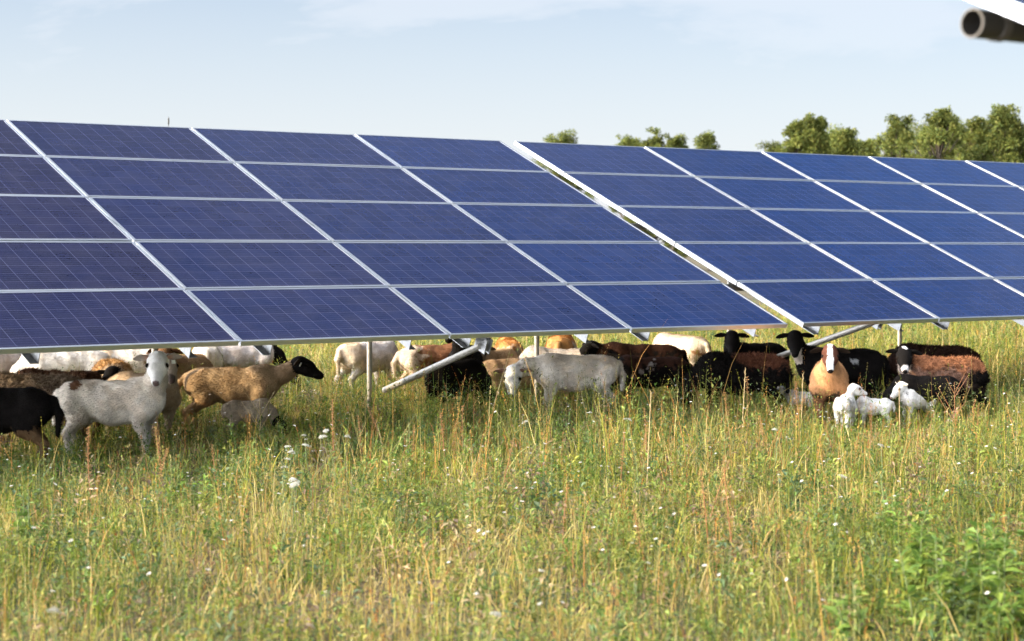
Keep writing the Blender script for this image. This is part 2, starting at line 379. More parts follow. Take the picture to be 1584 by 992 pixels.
# ------------------------------------------------------------------ sheep
def surface_nets(Fv, org, h):
    ins = Fv < 0
    nx, ny, nz = Fv.shape
    cs = [(a, b, c) for a in (0, 1) for b in (0, 1) for c in (0, 1)]
    sl = lambda a, b, c: (slice(a, nx - 1 + a), slice(b, ny - 1 + b), slice(c, nz - 1 + c))
    cnt = sum(ins[sl(*c)].astype(np.int8) for c in cs)
    act = (cnt > 0) & (cnt < 8)
    I = np.argwhere(act); idx = -np.ones(act.shape, np.int64); idx[act] = np.arange(len(I))
    acc = np.zeros((len(I), 3)); num = np.zeros(len(I))
    for ax in range(3):
        for o in [(0, 0), (0, 1), (1, 0), (1, 1)]:
            c0 = [0, 0, 0]; oth = [k for k in range(3) if k != ax]; c0[oth[0]], c0[oth[1]] = o; c1 = list(c0); c1[ax] = 1
            f0 = Fv[tuple((I + c0).T)]; f1 = Fv[tuple((I + c1).T)]
            x = (f0 < 0) != (f1 < 0)
            t = np.where(x, f0 / np.where(x, f0 - f1, 1), 0)
            p = np.tile(np.array(c0, float), (len(I), 1)); p[:, ax] = t
            acc += p * x[:, None]; num += x
    V = (I + acc / num[:, None]) * h + org
    Q = []
    for ax in range(3):
        a1, a2 = (ax + 1) % 3, (ax + 2) % 3
        s0 = [slice(None)] * 3; s1 = [slice(None)] * 3; s0[ax] = slice(0, -1); s1[ax] = slice(1, None)
        ch = ins[tuple(s0)] != ins[tuple(s1)]
        E = np.argwhere(ch); E = E[(E[:, a1] > 0) & (E[:, a2] > 0)]
        E = E[(E[:, a1] < Fv.shape[a1] - 1) & (E[:, a2] < Fv.shape[a2] - 1)]
        pos = ins[tuple(E.T)]
        def cell(d1, d2):
            c = E.copy(); c[:, a1] -= d1; c[:, a2] -= d2; return idx[tuple(c.T)]
        q = np.stack([cell(1, 1), cell(0, 1), cell(0, 0), cell(1, 0)], 1)
        q[~pos] = q[~pos][:, ::-1]
        Q.append(q)
    return V, np.concatenate(Q)

POSE = {  # head centre in body frame (forward, up), nose pitch below the horizon
    'up': (.44, .83, 38), 'alert': (.47, .86, 30), 'fwd': (.62, .70, 32), 'low': (.62, .46, 42), 'lowfwd': (.66, .58, 40), 'graze': (.62, .20, 62)}

def sheep(label, px, d, s, phi, pose='graze', head=None, body=(.6, .56, .5), neck=None, face=None, legs=None, back=None, belly=None, rump=None,
          muzzle=None, blaze=None, cap=None, bib=None, ears=None, patches=(), wool=0., lying=False, fat=1.0, lamb=False, backx=9., ear_up=0., eartag=False, sock=None,
          seed=0, headpos=None, hsc=1.12, tail=True, name='sheep', cat='sheep', group='sheep grazing and resting under the solar arrays', tail_out=.0, socklen=.12):
    rg = np.random.default_rng(seed + 100)
    a = R_(phi); hd = math.cos(a) * RGT + math.sin(a) * FWH; rz = math.atan2(hd[1], hd[0])
    hphi = R_(head if head is not None else phi); hw = math.cos(hphi) * RGT + math.sin(hphi) * FWH
    hl = math.atan2(hw[1], hw[0]) - rz           # head yaw in the body frame
    hx, hz, pit = POSE[pose]
    if headpos: hx, hz = headpos[:2]; pit = headpos[2] if len(headpos) > 2 else pit
    dz = -.30 if lying else 0.0
    hz += dz * .8
    bw = 1.0 if not lamb else .86                # lambs: slimmer trunk, longer legs
    prim = []
    lx = .76 if lamb else 1.0
    def cone(p0, p1, r0, r1, part, ks=1.0, k=.05):
        p0 = np.array(p0, float); p1 = np.array(p1, float)
        if part not in ('head', 'neck'): p0[0] *= lx; p1[0] *= lx
        prim.append((p0, p1, r0, r1, part, ks, k))
    B = [(-.36, .520, .138), (-.20, .505, .156 * fat ** .5), (0, .482, .179 * fat), (.17, .494, .166 * fat ** .5), (.30, .510, .138)]
    if wool: B = [(x, z, r * 1.05) for x, z, r in B]
    for p, q in zip(B[:-1], B[1:]): cone((p[0], 0, p[1] + dz), (q[0], 0, q[1] + dz), p[2] * bw, q[2] * bw, 'body', 1.08, .06)
    for sy in (-1, 1):
        cone((-.31, sy * .07, .60 + dz), (-.40, sy * .065, .545 + dz), .06, .055, 'body', 1, .06)     # hip bones
        cone((.25, sy * .07, .60 + dz), (.30, sy * .10, .44 + dz), .06, .085 * bw, 'body', 1, .07)     # shoulder
    cone((.20, 0, .625 + dz), (.30, 0, .62 + dz), .05, .06, 'body', 1, .08)                            # withers
    Hc = np.array([hx * lx, 0.0, hz]);
    side = math.sin(hl) * .10
    if pose in ('up', 'alert', 'fwd', 'lowfwd', 'low'): Hc[1] += side
    hdir = np.array([math.cos(hl) * math.cos(R_(pit)), math.sin(hl) * math.cos(R_(pit)), -math.sin(R_(pit))])
    hlat = np.array([-math.sin(hl), math.cos(hl), 0]); hup = np.cross(hdir, hlat)
    hs = 1.2 if lamb else hsc
    n0 = np.array([.31 * lx, 0, .55 + dz]); n2 = Hc - hdir * .03 - hup * .025; n1 = (n0 + n2) / 2 + np.array([.03, 0, -.01 if hz > .5 else .04])
    cone(n0, n1, .118 * bw, .082 * bw, 'neck', 1.15, .08); cone(n1, n2, .082 * bw, .062 * hs, 'neck', 1.08, .05)
    L_ = .205 * hs
    cone(Hc, Hc + hdir * .07 * hs, .072 * hs, .067 * hs, 'head', 1, .04)
    cone(Hc + hdir * .06 * hs - hup * .008, Hc + hdir * L_ - hup * .012, .060 * hs, .032 * hs, 'head', 1, .04)
    cone(Hc + hdir * .03 * hs - hup * .035, Hc + hdir * (L_ - .02) - hup * .035, .041 * hs, .021 * hs, 'head', 1, .03)
    for sy in (-1, 1): cone(Hc + hdir * .045 * hs + hlat * sy * .042 * hs + hup * .022, Hc + hdir * .085 * hs + hlat * sy * .040 * hs + hup * .018, .024 * hs, .022 * hs, 'head', 1, .02)
    fx = rg.uniform(-.05, .05, 2); bx_ = rg.uniform(-.06, .06, 2)
    if not lying:
        for i, sy in enumerate((-1, 1)):
            o = fx[i]
            y = sy * .10 * bw
            cone((.27, y, .42), (.255, y, .31), .074 * bw, .048 * bw, 'leg', 1, .05); cone((.255, y, .31), (.275 + o * .6, y * .95, .185), .043 * bw, .029, 'leg', 1, .03)
            cone((.275 + o * .6, y * .95, .185), (.27 + o, y * .95, .06), .028, .022, 'leg', 1, .02); cone((.27 + o, y * .95, .06), (.295 + o, y * .95, .022), .024, .026, 'leg', 1, .02)
            o = bx_[i]
            cone((-.33, y, .47), (-.275, y * 1.1, .36), .115 * bw, .070 * bw, 'leg', 1.3, .06); cone((-.275, y * 1.1, .36), (-.42 + o, y, .235), .062 * bw, .032, 'leg', 1, .04)
            cone((-.42 + o, y, .235), (-.395 + o, y, .07), .031, .024, 'leg', 1, .02); cone((-.395 + o, y, .07), (-.37 + o, y, .022), .024, .026, 'leg', 1, .02)
    else:
        for sy in (-1, 1):
            cone((.26, sy * .12, .14), (.40, sy * .11, .05), .07, .04, 'leg', 1, .05); cone((.40, sy * .11, .045), (.24, sy * .13, .035), .035, .028, 'leg', 1, .03)
            cone((-.30, sy * .13, .17), (-.12, sy * .19, .08), .13, .06, 'leg', 1, .06); cone((-.12, sy * .19, .06), (-.34, sy * .20, .04), .04, .03, 'leg', 1, .03)
    if tail:
        tl = .30 if not lamb else .20
        cone((-.49, 0, .575 + dz), (-.53 - tail_out * .6, 0, .47 + dz), .034, .032, 'tail', 1, .03); cone((-.53 - tail_out * .6, 0, .47 + dz), (-.52 - tail_out, 0, .60 - tl + dz), .03, .018, 'tail', 1, .02)
    h = .0125 if not lamb else .0145
    lo_ = np.min([np.minimum(p[0], p[1]) - max(p[2], p[3]) for p in prim], 0) - .05
    hi_ = np.max([np.maximum(p[0], p[1]) + max(p[2], p[3]) for p in prim], 0) + .05
    n = np.ceil((hi_ - lo_) / h).astype(int)
    ax = [lo_[i] + np.arange(n[i]) * h for i in range(3)]
    Fv = np.full(n, .3)
    def dist(p, P):
        p0, p1, r0, r1, part, ks, k = p
        S = np.array([1, ks, 1]); e = (p1 - p0) * S; w_ = (P - p0) * S
        t = np.clip((w_ @ e) / max(e @ e, 1e-9), 0, 1)
        return np.linalg.norm(w_ - t[..., None] * e, axis=-1) - (r0 + (r1 - r0) * t)
    for p in prim:
        r = max(p[2], p[3]) + p[6] + .02
        a0 = np.maximum(((np.minimum(p[0], p[1]) - r - lo_) / h).astype(int), 0); a1 = np.minimum(((np.maximum(p[0], p[1]) + r - lo_) / h).astype(int) + 1, n)
        sl = tuple(slice(a0[i], a1[i]) for i in range(3))
        G = np.stack(np.meshgrid(*[ax[i][sl[i]] for i in range(3)], indexing='ij'), -1)
        v = dist(p, G); c = Fv[sl]; k = p[6]
        hh = np.maximum(k - np.abs(c - v), 0) / k
        Fv[sl] = np.minimum(c, v) - hh * hh * k * .25
    # unevenness of flesh and fleece
    nz1 = Field(.22, seed + 5, 3, 8, 1); nz2 = Field(.05, seed + 6, 3, 10, 2)
    near = np.abs(Fv) < .05
    G = np.stack(np.meshgrid(*ax, indexing='ij'), -1)[near]
    bodyish = np.clip((.40 - G[:, 0]) / .1, 0, 1) * np.clip((G[:, 2] - .33 - dz) / .12, 0, 1)
    Fv[near] += (nz1(G) - .5) * .016 * bodyish - wool * (nz2(G) - .35) * .045 * bodyish
    V, Q = surface_nets(Fv, lo_, h)
    # ---- colour of the coat
    Dm = np.stack([dist(p, V) for p in prim], 1); near_i = Dm.argmin(1); parts = np.array([p[4] for p in prim])[near_i]
    nf = Field(.16, seed + 9, 3, 10, 2)(V); nf2 = Field(.05, seed + 11, 3, 10, 2)(V)
    A = np.array
    body = A(body, float); neck = A(neck if neck is not None else body, float); face = A(face if face is not None else neck, float); legs = A(legs if legs is not None else body * .9, float)
    C = np.tile(body, (len(V), 1))
    def blend(mask, c):
        nonlocal C
        mask = np.clip(mask, 0, 1)[:, None]; C = C * (1 - mask) + A(c, float) * mask
    jit = (nf - .5) * .10 + (nf2 - .5) * .05
    if rump is not None: blend((-.22 - V[:, 0] + jit * 1.5) / .04, rump)
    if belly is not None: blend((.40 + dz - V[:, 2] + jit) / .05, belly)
    if back is not None: blend((V[:, 2] - (.545 + dz) + jit + np.clip((V[:, 0] + jit * 2 - min(backx, .3)) / .22, 0, 1) * -.2) / .05, back)
    for (pxx, pz, pr, pc) in patches: blend((pr - np.hypot(V[:, 0] - pxx, V[:, 2] - pz) + jit * .6) / .02, pc)
    tn = np.clip((V[:, 0] - .33 + jit) / .05, 0, 1) * (V[:, 2] > .2 + dz)
    isneck = np.isin(parts, ['neck']); blend(np.where(isneck, np.maximum(tn, .0) * 1.0, 0), neck)
    proj_h = (V - Hc) @ hdir; lat_h = (V - Hc) @ hlat; up_h = (V - Hc) @ hup
    dn = np.linalg.norm(V - Hc, axis=1)
    if bib is not None: blend(np.where(isneck & (((V - n1) @ hdir) > .03) & (dn > .09), 1, 0) * (np.abs(lat_h) < .07), bib)
    ish = parts == 'head'
    ish |= isneck & (dn < .10)
    blend(ish * 1.0, face)
    if cap is not None: blend(ish * np.clip((-.002 - proj_h + jit * .2) / .015, 0, 1) * np.clip((up_h - .035) / .012, 0, 1) * np.clip((.030 - np.abs(lat_h) + jit * .2) / .01, 0, 1), cap)
    if blaze is not None: blend(ish * np.clip((.027 + .012 * (proj_h > .12) - np.abs(lat_h) + jit * .12) / .008, 0, 1) * (up_h > -.005) , blaze)
    if muzzle is not None: blend(ish * np.clip((proj_h - .165 * hs + jit * .15) / .02, 0, 1) * np.clip((up_h + .02) / .012, 0, 1), muzzle)
    isl = np.isin(parts, ['leg']) & (V[:, 2] < .36 + jit)
    blend(isl * np.clip((.40 - V[:, 2]) / .06, 0, 1), legs)
    if sock is not None: blend(isl * np.clip((socklen - V[:, 2]) / .03, 0, 1), sock)
    if not lying: blend((parts == 'leg') * np.clip((.035 - V[:, 2]) / .01, 0, 1), (.05, .04, .035))
    dark = face.mean() < .08
    nose_c = (.16, .11, .10) if not dark else (.012, .010, .010)
    if lamb and not dark: nose_c = (.45, .28, .25)
    tipd = np.linalg.norm(V - (Hc + hdir * (L_ + .026 * hs) - hup * .004), axis=1)
    blend(ish * np.clip((.027 * hs - tipd) / .008, 0, 1), nose_c)
    for sy in (-1, 1): blend(ish * np.clip((.012 - np.linalg.norm(V - (Hc + hdir * (L_ + .026) + hlat * sy * .015 * hs + hup * .004), axis=1)) / .004, 0, 1), A(nose_c) * .4)
    if not dark:
        for sy in (-1, 1): blend(ish * np.clip((.034 - np.linalg.norm(V - (Hc + hdir * .076 * hs + hlat * sy * .062 * hs + hup * .025 * hs), axis=1)) / .012, 0, .8), face * .22)
    mouth = np.abs(up_h + .042) < .005
    blend(ish * mouth * (proj_h > .14 * hs) * .7, A(nose_c) * 1.2)
    lowz = np.clip((.42 + dz - V[:, 2]) / .25, 0, 1)[:, None]
    C = C * (1 + (nf - .5)[:, None] * .28) * (1 + (nf2 - .5)[:, None] * .12)
    if C.mean() > .2:
        st = (np.clip((Field(.30, seed + 77, 3, 10, 3)(V) - .55) * 1.8, 0, .35) * (parts != 'head'))[:, None]
        C = C * (1 - st) + C * A([.66, .55, .44]) * st
    polys_q = [Q]; Vs = [V]; Cs = [C]; off = len(V); tris = []; smooth_n = len(Q)
    # ---- ears, eyes, nostrils (part of the body mesh)
    ears = A(ears if ears is not None else face, float)
    el = .125 * hs ** .5
    for sy in (-1, 1):
        base = Hc - hdir * .012 * hs + hlat * sy * .058 * hs + hup * .030 * hs
        ed = hlat * sy * .92 + np.array([0, 0, 1]) * (ear_up + rg.uniform(-.10, .12) - .06) - hdir * .18; ed /= np.linalg.norm(ed)
        wd = np.cross(ed, hdir); wd /= np.linalg.norm(wd); th = np.cross(ed, wd)
        st = [(0, .016, .014), (.18, .027, .014), (.45, .036, .011), (.75, .029, .008), (.95, .012, .005), (1.0, .003, .002)]
        rings = []; m_ = 8; t = np.arange(m_) / m_ * 2 * math.pi
        for (f, w_, tt) in st:
            c = base + ed * el * f - np.array([0, 0, 1]) * .03 * f * f
            cup = np.cos(t)[:, None] ** 2 * .010 * hdir * (1 if f > .1 else 0)
            rings.append(c + np.cos(t)[:, None] * wd * w_ + np.sin(t)[:, None] * th * tt + cup)
        ev = np.concatenate(rings); eq = [(i * m_ + k, i * m_ + (k + 1) % m_, (i + 1) * m_ + (k + 1) % m_, (i + 1) * m_ + k) for i in range(len(st) - 1) for k in range(m_)]
        inner = ((ev - base) @ hdir) > .004
        ec = np.tile(ears, (len(ev), 1)); 
        if ears.mean() > .15: ec[inner] = ec[inner] * A([1.0, .72, .62])
        Vs.append(ev); Cs.append(ec); polys_q.append(np.array(eq) + off); off += len(ev)
        # eye
        ec0 = Hc + hdir * .074 * hs + hlat * sy * .063 * hs + hup * .026 * hs
        u = np.linspace(0, math.pi, 6); v = np.arange(8) / 8 * 2 * math.pi; er = .0165 * hs
        sv = np.array([ec0 + er * np.array([math.sin(i) * math.cos(j), math.sin(i) * math.sin(j), math.cos(i)]) for i in u for j in v])
        sq = [(i * 8 + k, i * 8 + (k + 1) % 8, (i + 1) * 8 + (k + 1) % 8, (i + 1) * 8 + k) for i in range(5) for k in range(8)]
        Vs.append(sv); Cs.append(np.tile(A([.012, .009, .007]), (len(sv), 1))); polys_q.append(np.array(sq) + off); off += len(sv)
    # ---- coat hair: short strands lying along the body
    e1 = V[Q[:, 1]] - V[Q[:, 0]]; e2 = V[Q[:, 3]] - V[Q[:, 0]]; nq = np.cross(e1, e2); nl = np.linalg.norm(nq, axis=1); nq /= np.maximum(nl, 1e-9)[:, None]
    pf = Q[:, 0]; wgt = nl * np.where(np.isin(parts[pf], ['head']), .35, 1) * np.where(V[pf, 2] < .12, .2, 1)
    nh = int((20000 if wool else 20000) * (0.55 if lamb else 1))
    pick = rg.choice(len(Q), nh, p=wgt / wgt.sum()); uvr = rg.uniform(0, 1, (nh, 2))
    p0 = V[Q[pick, 0]] + e1[pick] * uvr[:, :1] + e2[pick] * uvr[:, 1:]
    nn = nq[pick]; flow = np.tile(np.array([-.9, 0, -.5]), (nh, 1)); hm = parts[Q[pick, 0]] == 'head'; flow[hm] = hdir
    flow = flow + rg.normal(size=(nh, 3)) * (.9 if wool else .35); flow -= (flow * nn).sum(1)[:, None] * nn; flow /= np.linalg.norm(flow, axis=1)[:, None]
    ln = rg.uniform(.5, 1.2, nh) * np.where(hm, .010, (.038 if wool else .026)) * (.8 if lamb else 1)
    tip = p0 + (flow * .9 + nn * (.6 if wool else .42)) * ln[:, None]
    wdv = np.cross(flow, nn) * (.0027 if not wool else .0036)
    hv = np.stack([p0 - wdv - nn * .002, p0 + wdv - nn * .002, tip], 1).reshape(-1, 3)
    hc = C[Q[pick, 0]] * rg.uniform(.55 if wool else .74, 1.35 if wool else 1.2, nh)[:, None]
    ht = np.arange(nh * 3).reshape(-1, 3) + off
    Vs.append(hv); Cs.append(np.repeat(hc, 3, 0))
    nqd = sum(len(q) for q in polys_q)
    sm = np.concatenate([np.ones(nqd, bool), np.zeros(nh, bool)])
    Vall = np.concatenate(Vs) * s
    me = mesh_np(name, Vall, [np.concatenate(polys_q), ht], M_COAT, np.clip(np.concatenate(Cs), 0.004, .9), smooth=sm)
    o = link(bpy.data.objects.new(name, me)); gp = spot(px, d)
    o.location = (gp[0], gp[1], 0); o.rotation_euler = (0, 0, rz)
    tag(o, label, cat, group)
    if eartag:
        m = MB(); c = (Hc - hdir * .0 + hlat * eartag * .105 * hs + hup * .028 + hdir * .02) * s
        m.box(c - np.array([0, 0, .012]), (.006, .03, .036), np.stack([hdir, hlat, hup], 1)); m.build('ear_tag', M_TAG, o)
    return o

WHITE = (.76, .70, .62); CREAM = (.62, .52, .40); TAN = (.38, .27, .165); PALETAN = (.42, .32, .22); BLACK = (.0065, .0055, .005); DKBROWN = (.035, .017, .010)
BRWOOL = (.145, .052, .024); GREYBR = (.17, .125, .085); ORANGE = (.50, .25, .085); SNOW = (.80, .79, .77); LAMBW = (.64, .62, .59)
LG = 'lambs standing in the meadow by the right array'
sheep('cream white ewe on the left turning its pale face to the camera', 174, 15.4, .95, 354, 'up', 276, WHITE, neck=(.68, .63, .57), face=SNOW, legs=(.55, .50, .44),
      ears=(.42, .36, .32), patches=[(-.30, .655, .052, (.11, .055, .03)), (-.12, .62, .022, (.2, .17, .15))], seed=1, eartag=1, ear_up=.1, headpos=(.42, .845, 36), hsc=1.25)
sheep('solid black sheep cut by the left photo edge, before the woolly grey brown one', -14, 14.5, .96, 178, 'graze', 180, BLACK, seed=2, legs=(.10, .06, .03), socklen=.2)
sheep('grey brown woolly backed sheep behind the black one at the left edge', 48, 16.1, .92, 182, 'graze', 180, (.14, .10, .07), back=GREYBR, wool=1, seed=3, neck=DKBROWN, face=BLACK)
sheep('dark brown sheep whose back shows just over the grey brown woolly one', 84, 17.0, .89, 176, 'graze', 180, DKBROWN, wool=.6, seed=4)
sheep('tan woolly sheep with a black face lowered towards the camera, behind the white ewe', 172, 17.7, .95, 286, 'lowfwd', 262, CREAM, back=(.42, .25, .11), face=BLACK, neck=PALETAN, wool=1, seed=5, ears=BLACK, headpos=(.57, .60, 50))
sheep('pinkish tan sheep standing hard behind the white ewe, dark nose by her head', 222, 16.6, .92, 316, 'up', 292, PALETAN, face=(.40, .33, .27), neck=(.42, .34, .27), seed=6, headpos=(.43, .80, 40), muzzle=(.10, .08, .07))
sheep('brown eared sheep under the panel edge, head half hidden by the white ewe', 283, 19.3, .93, 255, 'fwd', 265, (.30, .19, .10), face=(.14, .075, .035), ears=(.06, .03, .016), seed=7, headpos=(.50, .73, 40))
sheep('tan ewe with black head looking right, standing over a small lamb', 362, 17.4, .93, 357, 'fwd', 352, TAN, neck=(.35, .24, .145), face=BLACK, legs=(.45, .29, .16), seed=8, tail_out=.10, headpos=(.655, .705, 26), ears=(.05, .035, .025), eartag=-1)
sheep('grey tan lamb with black head grazing under the tan ewe', 384, 16.7, .57, 3, 'graze', 350, (.33, .27, .20), face=BLACK, neck=(.30, .24, .17), lamb=True, seed=9, headpos=(.58, .33, 50), name='lamb', cat='lamb', group='lambs in the herd')
sheep('white sheep seen from behind under the panel beside a rail end', 318, 21.6, .95, 100, 'graze', 90, WHITE, seed=10)
sheep('white sheep with black head and neck grazing rightwards behind the tan ewe', 368, 22.3, .97, 14, 'graze', 8, (.62, .57, .55), neck=BLACK, face=BLACK, seed=11, headpos=(.60, .30, 50))
sheep('white and tan sheep in the back row, rump left of the white ewe head', 208, 20.8, .96, 12, 'graze', 10, WHITE, rump=(.62, .5, .36), seed=12, patches=[(.2, .5, .12, (.25, .15, .1))])
sheep('greyish white sheep in the back row at the far left edge', 14, 20.5, .97, 60, 'graze', 60, (.42, .38, .36), seed=13)
sheep('dark brown sheep in the back row, second from the left edge', 50, 21.2, .95, 25, 'graze', 20, DKBROWN, seed=14, belly=(.3, .2, .13))
sheep('white sheep in the back row between two dark ones', 95, 20.3, .96, 205, 'graze', 200, WHITE, face=BLACK, seed=15)
sheep('black sheep in the back row left of the white and tan one', 142, 20.9, .97, 170, 'graze', 175, BLACK, seed=16)
sheep('white sheep grazing alone behind the thin upright post', 570, 22.0, .95, 50, 'graze', 20, (.64, .60, .58), seed=17, rump=(.66, .56, .44))
sheep('brown sheep with white rump behind the sloping brace', 676, 21.4, .93, 22, 'graze', 20, (.28, .135, .07), rump=(.62, .52, .42), patches=[(-.08, .46, .06, (.10, .04, .02))], legs=(.5, .36, .24), seed=18, tail_out=.03)
sheep('black sheep with raised neck hidden by the panel edge above the brace', 722, 20.4, .98, 262, 'alert', 240, BLACK, seed=19, headpos=(.38, .90, 30))
sheep('young black sheep with rounded rump in front of the sloping brace', 708, 19.0, .86, 52, 'graze', 70, BLACK, seed=20, fat=1.05)
sheep('tan sheep with grey face peering out beside the brace bracket', 764, 20.9, .90, 246, 'fwd', 262, (.45, .30, .17), face=(.24, .19, .15), neck=(.40, .29, .19), seed=21, headpos=(.46, .68, 44), ears=(.14, .09, .06))
sheep('orange and white sheep standing behind the grey faced tan one', 786, 22.8, .93, 95, 'graze', 90, (.62, .50, .40), back=ORANGE, seed=22)
sheep('plain pale tan ewe half hidden behind the white face in the middle', 800, 20.0, .82, 8, 'graze', 5, (.38, .27, .18), seed=23, fat=1.05)
sheep('large white ewe in the middle facing left with lowered white face', 888, 19.2, .94, 187, 'low', 262, (.76, .71, .65), face=SNOW, neck=(.70, .65, .58), back=(.64, .57, .48), legs=(.66, .62, .57), ears=(.25, .19, .17), seed=24, fat=1.03, headpos=(.67, .49, 50), hsc=1.28)
sheep('orange backed white sheep seen from behind by the dark post', 868, 23.5, .97, 84, 'graze', 90, (.66, .60, .54), back=ORANGE, neck=ORANGE, rump=(.52, .28, .12), seed=25)
sheep('white backed sheep with only a hump above the large white ewe', 862, 20.9, .91, 172, 'graze', 180, (.58, .53, .49), seed=26)
sheep('dark brown sheep with lowered head left, above the speckled one', 990, 20.9, .98, 184, 'fwd', 205, BLACK, back=(.03, .013, .008), neck=(.045, .020, .010), face=BLACK, seed=27, headpos=(.56, .64, 40))
sheep('dark brown sheep with white speckles behind the large white ewe rump', 1006, 19.9, .85, 184, 'graze', 190, BLACK, back=(.045, .02, .013), patches=[(-.02, .60, .045, (.30, .27, .25)), (.06, .54, .03, (.24, .2, .18)), (.14, .48, .035, (.2, .17, .15)), (.22, .44, .03, (.2, .17, .15))], seed=28)
sheep('pale sheep lying in sunlit grass, left of the two resting at the back', 974, 25.5, .95, 170, 'low', 200, (.6, .48, .36), lying=True, seed=29)
sheep('white and orange sheep lying in sunlit grass, right of the two resting at the back', 1002, 26.2, .98, 10, 'low', 340, (.64, .55, .45), back=(.55, .34, .18), lying=True, seed=30)
sheep('cream sheep grazing with its rump turned, in sun behind the dark pair', 1052, 23.4, .96, 128, 'graze', 130, (.68, .58, .46), patches=[(-.45, .5, .05, (.3, .16, .08))], seed=31, legs=(.5, .4, .3), fat=1.05)
sheep('black sheep with raised head and level ears facing the camera', 1167, 21.0, .98, 222, 'up', 264, BLACK, seed=32, headpos=(.45, .76, 40))
sheep('black sheep with brown fleece on its back grazing left among tall stalks', 1143, 18.9, .95, 183, 'graze', 185, BLACK, back=(.10, .040, .022), backx=-.06, neck=BLACK, face=BLACK, wool=.8, seed=33, fat=1.03)
sheep('black sheep with a white bib and raised head left of the orange ewe', 1298, 19.6, 1.0, 190, 'up', 262, BLACK, bib=(.55, .47, .40), seed=34, headpos=(.50, .80, 40), patches=[(-.1, .55, .018, (.3, .3, .3)), (-.14, .54, .014, (.3, .3, .3))])
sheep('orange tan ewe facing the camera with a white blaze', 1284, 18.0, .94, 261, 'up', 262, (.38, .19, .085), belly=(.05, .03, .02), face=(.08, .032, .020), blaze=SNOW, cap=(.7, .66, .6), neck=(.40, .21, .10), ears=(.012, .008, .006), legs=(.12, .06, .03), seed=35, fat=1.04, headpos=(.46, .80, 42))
sheep('white lamb seen from behind with its ears turned right, left of the three', 1309, 17.5, .53, 70, 'up', 10, LAMBW, face=LAMBW, lamb=True, seed=36, headpos=(.36, .78, 20), name='lamb', cat='lamb', group=LG)
sheep('white lamb with hidden head, between the other two lambs', 1353, 17.8, .47, 172, 'graze', 175, LAMBW, lamb=True, seed=37, name='lamb', cat='lamb', group=LG)
sheep('white lamb with one ear up in the shade, right of the three', 1420, 18.2, .56, 205, 'fwd', 205, LAMBW, face=LAMBW, lamb=True, seed=38, headpos=(.44, .70, 40), ear_up=.35, name='lamb', cat='lamb', group=LG)
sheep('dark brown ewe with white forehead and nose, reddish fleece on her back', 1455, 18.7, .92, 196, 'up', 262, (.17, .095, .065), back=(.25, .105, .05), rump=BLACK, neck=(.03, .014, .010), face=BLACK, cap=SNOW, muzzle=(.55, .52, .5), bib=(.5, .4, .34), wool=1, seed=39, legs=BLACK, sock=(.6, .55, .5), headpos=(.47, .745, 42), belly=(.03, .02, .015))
sheep('blackish brown woolly sheep whose back shows behind the dark brown ewe', 1442, 20.6, .95, 172, 'graze', 175, (.028, .014, .010), wool=1, seed=40)
sheep('dark brown sheep lying between the black sheep and the dark brown ewe', 1374, 20.6, .98, 40, 'low', 60, (.022, .012, .008), lying=True, seed=41)
sheep('young black sheep standing under the dark brown ewe, right of the last lamb', 1432, 18.25, .72, 188, 'graze', 190, BLACK, seed=42, sock=(.6, .55, .5), name='lamb', cat='lamb', group='lambs in the herd')
sheep('small pale lamb mostly hidden in grass under the black sheep with bib', 1240, 19.1, .42, 160, 'fwd', 200, (.5, .48, .45), lamb=True, seed=43, name='lamb', cat='lamb', group='lambs in the herd')

exec_veg = True
# ------------------------------------------------------------------ meadow
def scatter(n, d0, d1, margin=2.2, side=.30):
    d = np.sqrt(rng.uniform(d0 * d0, d1 * d1, n)); lat = rng.uniform(-1, 1, n) * (side * d + margin)
    p = CAM[None, :2] + d[:, None] * FWH[None, :2] + lat[:, None] * RGT[None, :2]
    return p
def pix(p, z=0.0):
    q = np.stack([p[:, 0], p[:, 1], np.full(len(p), z)], 1) - CAM
    zc = q @ FWH
    return 792 + F_PX * (q @ RGT) / zc, 387 - F_PX * q[:, 2] / zc
GREEN = Field(1.7, 21); DRY = Field(1.1, 22); TALL = Field(.9, 23); RUST = Field(1.0, 24); THIN = Field(.7, 25); PATCH = Field(.35, 26)
def blobs(p, L_):
    """hand placed patches: (px, py on the ground, radius m, strength)"""
    out = np.zeros(len(p))
    for (bx, by, r, a) in L_:
        d = 1.7 * F_PX / (by - 387); c = spot(bx, d)
        out += a * np.exp(-((p[:, 0] - c[0]) ** 2 + (p[:, 1] - c[1]) ** 2) / (2 * r * r))
    return out
GB = [(1500, 960, .8, .7), (1380, 880, .5, .4), (120, 760, .9, .3), (850, 740, .9, .30), (40, 900, .5, .3), (620, 690, .7, .35), (330, 980, .3, .3)]
DB = [(480, 970, .5, .7), (620, 980, .6, .55), (250, 830, .6, .35), (760, 880, .8, .4), (1180, 990, .4, .4), (950, 850, .5, .3), (620, 740, .5, .4)]
RB = [(620, 740, .5, .35), (710, 760, .5, .45), (990, 760, .4, .4), (1130, 720, .6, .45), (1220, 720, .5, .5), (1100, 860, .4, .4), (1300, 750, .5, .35), (1000, 900, .4, .35), (330, 800, .35, .35), (250, 770, .35, .3), (880, 760, .4, .3), (1480, 710, .5, .35)]
